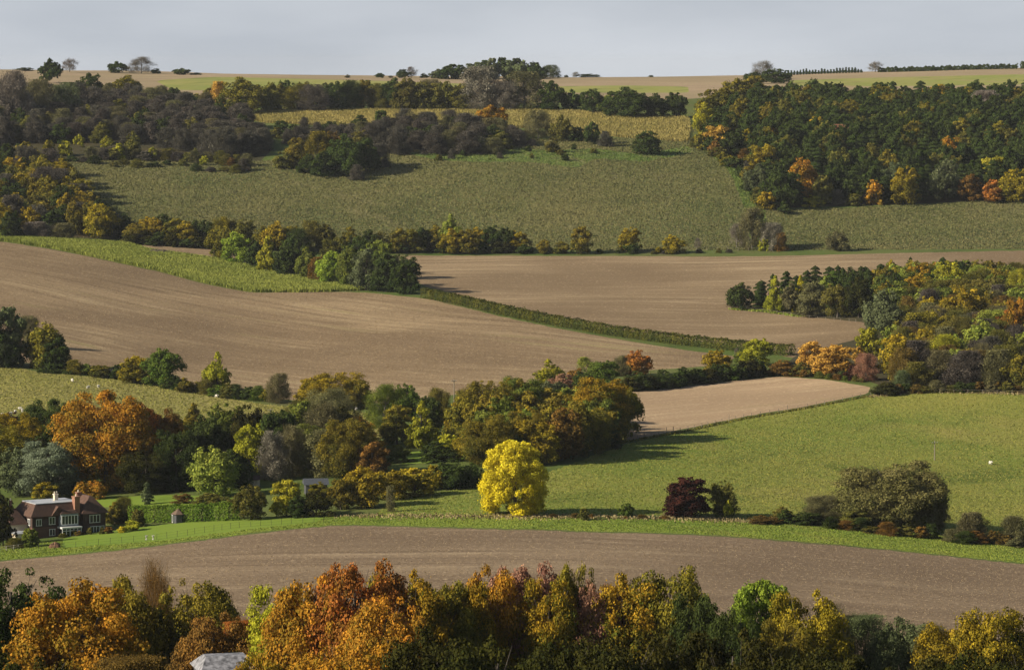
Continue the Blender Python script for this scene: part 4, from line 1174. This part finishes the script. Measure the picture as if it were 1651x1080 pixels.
strip('fallen_leaves', [(795,832),(830,834),(868,832)], 2.4, 1600, .22, .06, 'yt', 'yellow leaves fallen on the grass under the brilliant yellow tree')
strip('field_edge_weeds', [(1003,715),(1100,697),(1200,676),(1300,659),(1404,639)], .4, 1100, .35, .5, 'ol', 'dark weeds under the post fence of the pale field')
strip('hedge_bottom_grass', [(1180,499),(1230,502),(1290,511)], .9, 900, .5, .5, 'vg', 'green rough grass at the foot of the small wood')

# ------------------------------------------------------------------ hard things
class MB:
    def __init__(s): s.v = []; s.f = []; s.m = []
    def poly(s, pts, m=0):
        b = len(s.v); s.v += [tuple(p) for p in pts]; s.f.append(tuple(range(b, b+len(pts)))); s.m.append(m)
    def box(s, x0, y0, z0, x1, y1, z1, m=0):
        b = len(s.v); s.v += [(x, y, z) for z in (z0, z1) for x, y in ((x0, y0), (x1, y0), (x1, y1), (x0, y1))]
        for q in ((0,3,2,1),(4,5,6,7),(0,1,5,4),(1,2,6,5),(2,3,7,6),(3,0,4,7)): s.f.append(tuple(b+i for i in q)); s.m.append(m)
    def frustum(s, x0, y0, x1, y1, z0, z1, ix, iy, m=0, cap=0):
        """hipped slopes from a base rectangle up to an inset rectangle"""
        b = [(x0,y0,z0),(x1,y0,z0),(x1,y1,z0),(x0,y1,z0)]; t = [(x0+ix,y0+iy,z1),(x1-ix,y0+iy,z1),(x1-ix,y1-iy,z1),(x0+ix,y1-iy,z1)]
        for i in range(4): s.poly([b[i], b[(i+1)%4], t[(i+1)%4], t[i]], m)
        s.poly(t, m); s.poly(b[::-1], m)
    def gable(s, x0, y0, x1, y1, z0, zr, m=0, along_x=True, th=.15):
        if along_x:
            ym = (y0+y1)/2
            A_ = [(x0,y0,z0),(x1,y0,z0),(x1,ym,zr),(x0,ym,zr)]; B_ = [(x1,y1,z0),(x0,y1,z0),(x0,ym,zr),(x1,ym,zr)]
            s.poly(A_, m); s.poly(B_, m); s.poly([(x0,y1,z0),(x0,y0,z0),(x0,ym,zr)], m); s.poly([(x1,y0,z0),(x1,y1,z0),(x1,ym,zr)], m); s.poly([(x0,y1,z0),(x1,y1,z0),(x1,y0,z0),(x0,y0,z0)], m)
        else:
            xm = (x0+x1)/2
            s.poly([(x1,y0,z0),(x1,y1,z0),(xm,y1,zr),(xm,y0,zr)], m); s.poly([(x0,y1,z0),(x0,y0,z0),(xm,y0,zr),(xm,y1,zr)], m)
            s.poly([(x0,y0,z0),(x1,y0,z0),(xm,y0,zr)], m); s.poly([(x1,y1,z0),(x0,y1,z0),(xm,y1,zr)], m); s.poly([(x0,y1,z0),(x1,y1,z0),(x1,y0,z0),(x0,y0,z0)], m)
    def cyl(s, x, y, z0, z1, r0, r1, n=8, m=0):
        b = len(s.v)
        for z, r in ((z0, r0), (z1, r1)):
            for i in range(n): s.v.append((x+r*math.cos(6.2832*i/n), y+r*math.sin(6.2832*i/n), z))
        for i in range(n): s.f.append((b+i, b+(i+1)%n, b+n+(i+1)%n, b+n+i)); s.m.append(m)
        s.f.append(tuple(b+n+i for i in range(n))); s.m.append(m)
    def build(s, name, mats, parent=None, loc=None):
        me = bpy.data.meshes.new(name); me.from_pydata(s.v, [], s.f); me.update()
        for m in (mats if isinstance(mats, list) else [mats]): me.materials.append(m)
        me.polygons.foreach_set('material_index', s.m)
        return link(name, me, parent, loc)
def tile_mat(name, a, b, sc=9):
    m, nt, bs = new_mat(name); tc = nt.nodes.new('ShaderNodeTexCoord'); br = nt.nodes.new('ShaderNodeTexWave'); br.wave_type = 'BANDS'; br.bands_direction = 'Z'
    br.inputs['Scale'].default_value = sc*.3; nt.links.new(tc.outputs['Object'], br.inputs['Vector'])
    n = noise(nt, 1.6, 4)
    col = mixc(nt, ramp(nt, n, .3, .7), a, b); nt.links.new(col, bs.inputs['Base Color']); bs.inputs['Roughness'].default_value = .9
    bump(nt, bs, br.outputs['Fac'], .5, .05); return m
TILE = tile_mat('clay_roof_tile', (.070,.038,.028), (.115,.060,.040)); HUNG = tile_mat('hung_wall_tile', (.050,.030,.025), (.075,.042,.032))  # both tiles darkened so the house front and roof slope look shaded
BRICK = tile_mat('red_brick', (.26,.12,.075), (.35,.18,.12), 14); CREAM = plain_mat('cream_render', (.66,.56,.42), .85, .1)
LEAD = plain_mat('weathered_lead_sheet', (.42,.44,.47), .45, .12); WHITE = plain_mat('white_painted_wood', (.72,.72,.70), .5, .06)
GLASS = plain_mat('dark_window_glass', (.020,.026,.030), .08, .2); POT = plain_mat('pale_chimney_pot', (.62,.55,.45), .8, .1)
DWOOD = plain_mat('dark_stained_boards', (.055,.058,.065), .8, .2, 4); SHING = plain_mat('brown_wood_shingle', (.13,.085,.06), .9, .3, 6)
POSTM = plain_mat('weathered_post_wood', (.20,.17,.13), .9, .3, 8); IRON = plain_mat('black_iron', (.02,.02,.02), .5, .2); SLATE = plain_mat('blue_grey_slate', (.055,.062,.075), .7, .2, 3)
TINR = plain_mat('mottled_pale_roof_sheet', (.20,.20,.22), .6, .7, 2.4); STONE = plain_mat('pale_stone', (.5,.48,.43), .9, .2); WOOL = plain_mat('cream_fleece', (.60,.57,.50), .95, .08, 9)
MUCK = plain_mat('dark_manure', (.07,.05,.042), 1, .4, 2); HEAPM = plain_mat('brown_compost', (.13,.07,.04), 1, .4, 3)

# the house
p = cast(62, 869)
HROT = math.radians(31)
house = empty('country_house', (p.x - 1.2, p.y, p.z), HROT)
house.scale = (.93, .93, .86)
tag(house, 'brick and tile country house with hipped roofs, chimneys and white windows beside the lawn', 'house')
w_ = MB(); w_.box(0, 0, -1.5, 16.6, 9, 2.55, 1); w_.box(-.03, -.03, 2.55, 16.63, 9.03, 5.0, 0); w_.box(11.2, -.9, -1.5, 16.4, -.03, 5.0, 0); w_.build('wall', [HUNG, tile_mat('ground_floor_brick', (.10,.05,.035), (.14,.07,.05), 14)], house)
w_ = MB(); w_.box(-4.0, 2.2, -1.5, -.03, 8.6, 3.2, 0); w_.build('side_wing', CREAM, house)
w_ = MB(); w_.frustum(-4.5, 1.7, .0, 9.1, 3.2, 6.6, 1.9, 2.6, 0); w_.build('side_wing_roof', TILE, house)
w_ = MB(); w_.box(-3.7, .3, -1.5, -1.0, 2.17, 1.4, 0); pw = w_.build('porch', CREAM, house)
w_ = MB(); w_.frustum(-3.95, .05, -.75, 2.17, 1.4, 1.9, .8, .7, 0); w_.build('porch_roof', LEAD, pw)
w_ = MB(); w_.frustum(-.55, -.55, 12.6, 9.55, 5.0, 7.65, 1.7, 1.5, 0); roof = w_.build('roof', TILE, house)
w_ = MB(); w_.box(1.15, 0.95, 7.652, 10.9, 8.05, 7.80); w_.build('lead_flat', LEAD, roof)
w_ = MB(); w_.frustum(10.7, -1.4, 17.1, 9.5, 5.02, 8.7, 2.9, 2.6, 0); w_.build('hipped_end_roof', TILE, house)
w_ = MB(); w_.gable(4.1, -.75, 7.2, 4.5, 5.05, 7.1, 0, False); w_.build('dormer_gable', TILE, roof)
def chimney(x, y, z0, z1, sx, sy, mt, pots, lab=None):
    w = MB(); w.box(x-sx/2, y-sy/2, z0, x+sx/2, y+sy/2, z1); w.box(x-sx/2-.1, y-sy/2-.1, z1, x+sx/2+.1, y+sy/2+.1, z1+.22)
    c = w.build('chimney', mt, house)
    for i in range(pots):
        w = MB(); w.cyl(x+(i-(pots-1)/2)*.5, y, z1+.22, z1+.75, .17, .13); w.build('chimney_pot', POT, c)
    return c
chimney(10.1, .35, 4.6, 8.8, 1.15, 1.5, BRICK, 1); chimney(7.6, 5.2, 7.4, 9.0, .8, .8, CREAM, 2); chimney(13.0, 5.6, 7.4, 9.0, .9, .9, BRICK, 1); chimney(-2.2, 6.4, 6.0, 8.0, .5, .5, BRICK, 1)
def window(x0, z0, x1, z1, n, y=-.05, side=False, par=None, rows_=1):
    """white casement: frame bars proud of dark panes"""
    f = MB(); t = .11
    def bx(m, a0, c0, a1, c1, d0, d1):
        if side: m.box(y-d1, a0, c0, y-d0, a1, c1)
        else: m.box(a0, y-d1, c0, a1, y-d0, c1)
    bx(f, x0-t, z0-t, x1+t, z0, 0, .12); bx(f, x0-t, z1, x1+t, z1+t, 0, .12)
    for i in range(n+1):
        xx = x0+(x1-x0)*i/n; bx(f, xx-t*.5, z0, xx+t*.5, z1, 0, .11)
    for j in range(1, rows_):
        zz = z0+(z1-z0)*j/rows_; bx(f, x0, zz-.04, x1, zz+.04, 0, .10)
    o = f.build('window', WHITE, par or house); g = MB(); bx(g, x0, z0, x1, z1, .01, .05); g.build('pane', GLASS, o)
window(.9, 3.0, 2.0, 4.3, 2); window(3.8, 3.1, 5.1, 4.6, 2); window(3.9, .6, 5.1, 1.9, 2)
window(12.7, 3.0, 15.0, 4.6, 3, y=-.93); window(12.9, .5, 14.9, 2.0, 3, y=-.93); window(15.2, .5, 16.0, 2.0, 1, y=-.93)
window(3.3, 1.2, 4.4, 2.4, 2, y=-4.03, side=True); window(6.0, 1.2, 7.6, 2.4, 3, y=-4.03, side=True); window(.9, 3.0, 2.0, 4.3, 2, y=-.06, side=True)
b_ = MB(); b_.box(6.0, -1.15, 2.6, 10.0, -.04, 5.35); bay = b_.build('bay', plain_mat('grey_bay_boards', (.26,.30,.33), .7), house)
window(6.2, 3.0, 9.8, 4.9, 5, y=-1.16, par=bay); 
b_ = MB(); b_.frustum(5.8, -1.35, 10.2, .3, 5.36, 6.1, .8, .5); b_.build('bay_roof', TILE, house)
b_ = MB(); b_.box(5.8, -2.4, -1.3, 10.2, -.04, .0); b_.box(5.7, -2.5, 2.15, 10.3, -.04, 2.5)
for i in range(6): b_.box(5.8+i*.86, -2.4, 0, 5.92+i*.86, -2.28, 2.15)
b_.box(5.8, -2.39, 1.6, 10.2, -2.3, 1.72)
cons = b_.build('garden_room', WHITE, house); g = MB(); g.box(5.95, -2.25, 0, 10.1, -.1, 2.14); g.build('pane', GLASS, cons)

# summerhouse
p = cast(287, 842.5); sh = empty('summerhouse', (p.x, p.y, p.z), math.radians(18)); tag(sh, 'small dark summerhouse with pyramid roof on the lawn before the clipped hedge', 'summerhouse')
w_ = MB(); w_.cyl(0, 0, -.3, 1.75, 1.15, 1.15, 6); w_.build('wall', DWOOD, sh)
w_ = MB(); w_.cyl(0, 0, 1.75, 2.75, 1.5, .06, 6); w_.cyl(0, 0, 2.75, 3.0, .07, .02, 6); w_.build('roof', SHING, sh)
w_ = MB(); w_.box(-1.17, -.42, .1, -1.03, -.34, 1.6); w_.box(-1.17, .34, .1, -1.03, .42, 1.6); w_.box(-1.17, -.34, 1.5, -1.03, .34, 1.6); w_.box(-1.17, -.34, .1, -1.03, .34, .2); d_ = w_.build('door_frame', WHITE, sh)

# low barn behind the garden trees
p = cast(520, 796); bn = empty('barn', (p.x-2, p.y, p.z), math.radians(8)); tag(bn, 'low barn with blue grey slate roof half hidden behind the garden trees', 'barn')
w_ = MB(); w_.box(-1.5, 0, -.5, 3, 4.5, 1.9); w_.build('wall', DWOOD, bn); w_ = MB(); w_.gable(-1.9, -.4, 3.4, 4.9, 1.9, 3.0); w_.build('roof', SLATE, bn)
p = cast(404, 786); bn = empty('shed', (p.x, p.y, p.z), math.radians(-10)); tag(bn, 'small shed with red tiled roof in the dark under the golden yellow tree', 'shed')
w_ = MB(); w_.box(-1.5, 0, -.5, 1.5, 2.4, 1.6); w_.build('wall', CREAM, bn); w_ = MB(); w_.gable(-1.8, -.3, 1.8, 2.7, 1.6, 2.5); w_.build('roof', TILE, bn)
# farm building in the near wood
p = cast(368, 1262); k = p.y/F
fb = empty('farm_building', (p.x, p.y, p.z), math.radians(14)); H_ = (1262-1063)*k; tag(fb, 'farm building with mottled pale sheet roof among the near orange trees', 'farm building')
w_ = MB(); w_.box(-2.1, 0, -1, 2.3, 5, H_-1.1); w_.build('wall', DWOOD, fb)
w_ = MB(); w_.frustum(-2.4, -.4, 2.6, 5.4, H_-1.1, H_, .8, 2.2); w_.build('roof', TINR, fb)
w_ = MB(); w_.box(-2.0, -.10, H_-2.6, -.6, -.01, H_-1.2); w_.build('gable_board', WHITE, fb)
w_ = MB(); w_.cyl(-3.0, .6, -1, H_-1.0, .09, .09, 6); w_.build('flue', LEAD, fb)

# power poles
def pole(px, row, h, label):
    p = cast(px, row); r = empty('power_pole', (p.x, p.y, p.z), .3); tag(r, label, 'pole', 'wooden power poles')
    w = MB(); w.cyl(0, 0, -.3, h, .16, .11); w.build('post', POSTM, r); w = MB(); w.box(-.7, -.14, h-.5, .7, -.12+.08, h-.38); c = w.build('crossarm', POSTM, r)
    for x in (-.6, 0, .6):
        w = MB(); w.cyl(x, -.1, h-.38, h-.2, .05, .04, 6); w.build('insulator', LEAD, c)
pole(732, 672, 9.6, 'thin wooden pole rising against the brown field above the central grove')
pole(436, 722, 9.4, 'thin wooden pole in front of the sheep meadow')
pole(1507, 742, 4.5, 'thin lone post standing in the sloping pasture')

# fences
def fence(path, step, hh, r, label, mat=POSTM, rails=2, tall=(), name='post_fence', rail_r=.02, cat='fence'):
    P = [cast(a[0]+(b[0]-a[0])*t/10, a[1]+(b[1]-a[1])*t/10) for a, b in zip(path[:-1], path[1:]) for t in range(10)] + [cast(*path[-1])]
    P = np.array([tuple(q) for q in P]); seg = np.linalg.norm(np.diff(P[:, :2], axis=0), axis=1); cum = np.concatenate([[0], np.cumsum(seg)])
    n = max(2, int(cum[-1]/step)+1); u = np.linspace(0, cum[-1], n)
    Q = np.column_stack([np.interp(u, cum, P[:, 0]), np.interp(u, cum, P[:, 1])]); Z = zxy(Q[:, 0], Q[:, 1])
    root = empty(name, (Q[0, 0], Q[0, 1], Z[0])); tag(root, label, cat)
    o0 = Vector((Q[0, 0], Q[0, 1], float(Z[0])))
    me = None
    if n > 100: n = 100
    for i in range(n):
        if me is None:
            w = MB(); w.cyl(0, 0, -.3, hh, r, r*.9, 6); o = w.build('post', mat, root); me = o.data
        else: o = link('post', me, root)
        o.location = Vector((Q[i, 0], Q[i, 1], float(Z[i]))) - o0; o.rotation_euler = (rnd.uniform(-.05, .05), rnd.uniform(-.05, .05), 0)
        o.scale = (1, 1, rnd.uniform(.9, 1.1)*(1.5 if i in tall else 1))
    for k in range(rails):
        V, Fc = [], []
        zz = hh*(.92-.42*k)
        for i in range(n-1):
            a = Vector((Q[i, 0], Q[i, 1], float(Z[i])+zz)) - o0; b = Vector((Q[i+1, 0], Q[i+1, 1], float(Z[i+1])+zz)) - o0
            tube(V, Fc, a, b, rail_r, rail_r, 4)
        me2 = mesh_np('rail', V, Fc, mat); link('rail' if rail_r > .025 else 'wire', me2, root)
    return root
fence([(1003,714),(1100,696),(1200,675),(1300,658),(1404,638)], 4.2, 1.15, .08, 'dark post and wire fence between the pale field and the pasture', tall=(6, 7, 15, 22))
fence([(62,889),(100,884),(250,871),(380,851),(470,844),(540,841)], 2.2, 1.15, .035, 'thin black estate railing along the far edge of the lawn', IRON, 3, rail_r=.010, name='estate_railing', cat='railing')
fence([(-10,890),(20,887),(62,878)], 1.6, .9, .08, 'low pale wooden fence at the left of the house', plain_mat('pale_fence_wood', (.42,.38,.32), .9), 2, rail_r=.04, name='wooden_fence')
fence([(1178,500),(1230,503),(1300,514),(1380,520)], 4, 1.1, .08, 'pale post fence at the foot of the small wood', rails=1)
fence([(1090,404),(1160,404),(1240,405)], 4, 1.3, .09, 'short post fence at the foot of the hillside', rails=1)
fence([(1470,634),(1560,635),(1680,638)], 4, 1.1, .07, 'post and wire fence along the crest of the pasture', rails=1)

# sheep
def make_sheep():
    me = bpy.data.meshes.new('sheep')
    v = [(0,0,.62),(.3,0,.64),(-.32,0,.62),(.5,0,.74),(.62,0,.70),(.76,0,.60),(-.5,0,.6),
         (.33,.13,.34),(.33,.13,.02),(.33,-.13,.34),(.33,-.13,.02),(-.34,.13,.34),(-.36,.13,.02),(-.34,-.13,.34),(-.36,-.13,.02),(.60,.13,.72),(.60,-.13,.72)]
    e = [(0,1),(0,2),(1,3),(3,4),(4,5),(2,6),(1,7),(7,8),(1,9),(9,10),(2,11),(11,12),(2,13),(13,14),(4,15),(4,16)]
    rad = [.30,.27,.28,.15,.10,.065,.08,.07,.04,.07,.04,.08,.04,.08,.04,.03,.03]
    me.from_pydata(v, e, []); o = link('sheep', me); me.materials.append(WOOL)
    sk = o.modifiers.new('skin', 'SKIN')
    for i, r in enumerate(rad): me.skin_vertices[0].data[i].radius = (r, r)
    me.skin_vertices[0].data[0].use_root = True
    su = o.modifiers.new('sub', 'SUBSURF'); su.levels = 1; su.render_levels = 1
    dg = bpy.context.evaluated_depsgraph_get(); m2 = bpy.data.meshes.new_from_object(o.evaluated_get(dg))
    bpy.data.objects.remove(o); m2.name = 'sheep'; return m2
sm_ = make_sheep()
for px, row, lab in [(117,616,'sheep grazing highest up in the left meadow'),(142,627,'left sheep of the pair in the upper left meadow'),(159,626,'right sheep of the pair in the upper left meadow'),
    (349,641,'lone sheep close under the hedgerow with the airy yellow green tree'),(230,660,'lone sheep in the meadow above the wide orange trees'),(36,665,'rightmost sheep of the row at the left edge'),
    (33,662,'small sheep just behind the row at the left edge'),(25,667,'third sheep of the row at the left edge'),(17,670,'second sheep of the row at the left edge'),(3,672,'leftmost sheep of the row at the left edge'),
    (574,663,'lone sheep at the right tip of the meadow'),(1597,750,'single white sheep lying out in the right pasture'),(60,676,'sheep at the bottom of the meadow on the left')]:
    q = cast(px, row); o = link('sheep', sm_, None, q); o.rotation_euler = (0, 0, rnd.uniform(0, 6.28)); o.scale = (1.0,)*3
    tag(o, lab, 'sheep', 'sheep grazing in the fields')
# heaps
def heap(name, px, row, wx, wy, h, mat, label, cat):
    q = cast(px, row); V = []; nx, ny = 26, 10; Fc = []
    for j in range(ny):
        for i in range(nx):
            u = i/(nx-1)*2-1; v = j/(ny-1)*2-1; e = max(0, (1-abs(u)**2.5))*max(0, (1-v*v)); z = h*e**.5*rnd.uniform(.6, 1.15) if 0 < i < nx-1 and 0 < j < ny-1 else -.1
            x = u*wx/2; y = v*wy/2; V.append((x, y, z + float(zxy(q.x+x, q.y+y)) - q.z))
    for j in range(ny-1):
        for i in range(nx-1): a = j*nx+i; Fc.append((a, a+1, a+nx+1, a+nx))
    o = link(name, mesh_np(name, V, Fc, mat), None, q); tag(o, label, cat)
heap('manure_heap', 258, 410, 11, 6, 1.7, MUCK, 'long dark manure heap on the field corner beside the green maize strip', 'heap')
heap('manure_heap', 316, 415, 3.5, 2, .6, MUCK, 'small dark heap right of the long manure heap', 'heap')
heap('compost_heap', 88, 883, 2.2, 2, 1.0, HEAPM, 'brown heap on the grass by the railing in front of the house', 'heap')
# two pale urns on the lawn edge
for px in (236, 247):
    q = cast(px, 870); w = MB(); w.cyl(0, 0, 0, .12, .22, .22, 10); w.cyl(0, 0, .12, .45, .08, .10, 10); w.cyl(0, 0, .45, .8, .12, .32, 10)
    o = w.build('garden_urn', STONE, None, q); tag(o, ('left' if px == 236 else 'right') + ' one of two small pale urns at the edge of the lawn', 'urn', 'garden urns')

# ------------------------------------------------------------------ air
hz = MB(); hz.box(-4200, -260, -290, 4200, 9900, 12); hm = bpy.data.materials.new('haze'); hm.use_nodes = True; hn = hm.node_tree
for n_ in list(hn.nodes):
    if n_.type != 'OUTPUT_MATERIAL': hn.nodes.remove(n_)
pv = hn.nodes.new('ShaderNodeVolumePrincipled'); pv.inputs['Color'].default_value = (.82, .88, .98, 1); pv.inputs['Density'].default_value = 0.000023; pv.inputs['Anisotropy'].default_value = 0.0
hn.links.new(pv.outputs[0], hn.nodes['Material Output'].inputs['Volume'])
hzo = hz.build('haze', hm); tag(hzo, 'thin pale air haze over the whole valley', 'haze', kind='stuff')

for o_ in C.objects:
    if 'show' in o_: del o_['show']
print('TREES', NT[0], 'objects', len(bpy.data.objects))
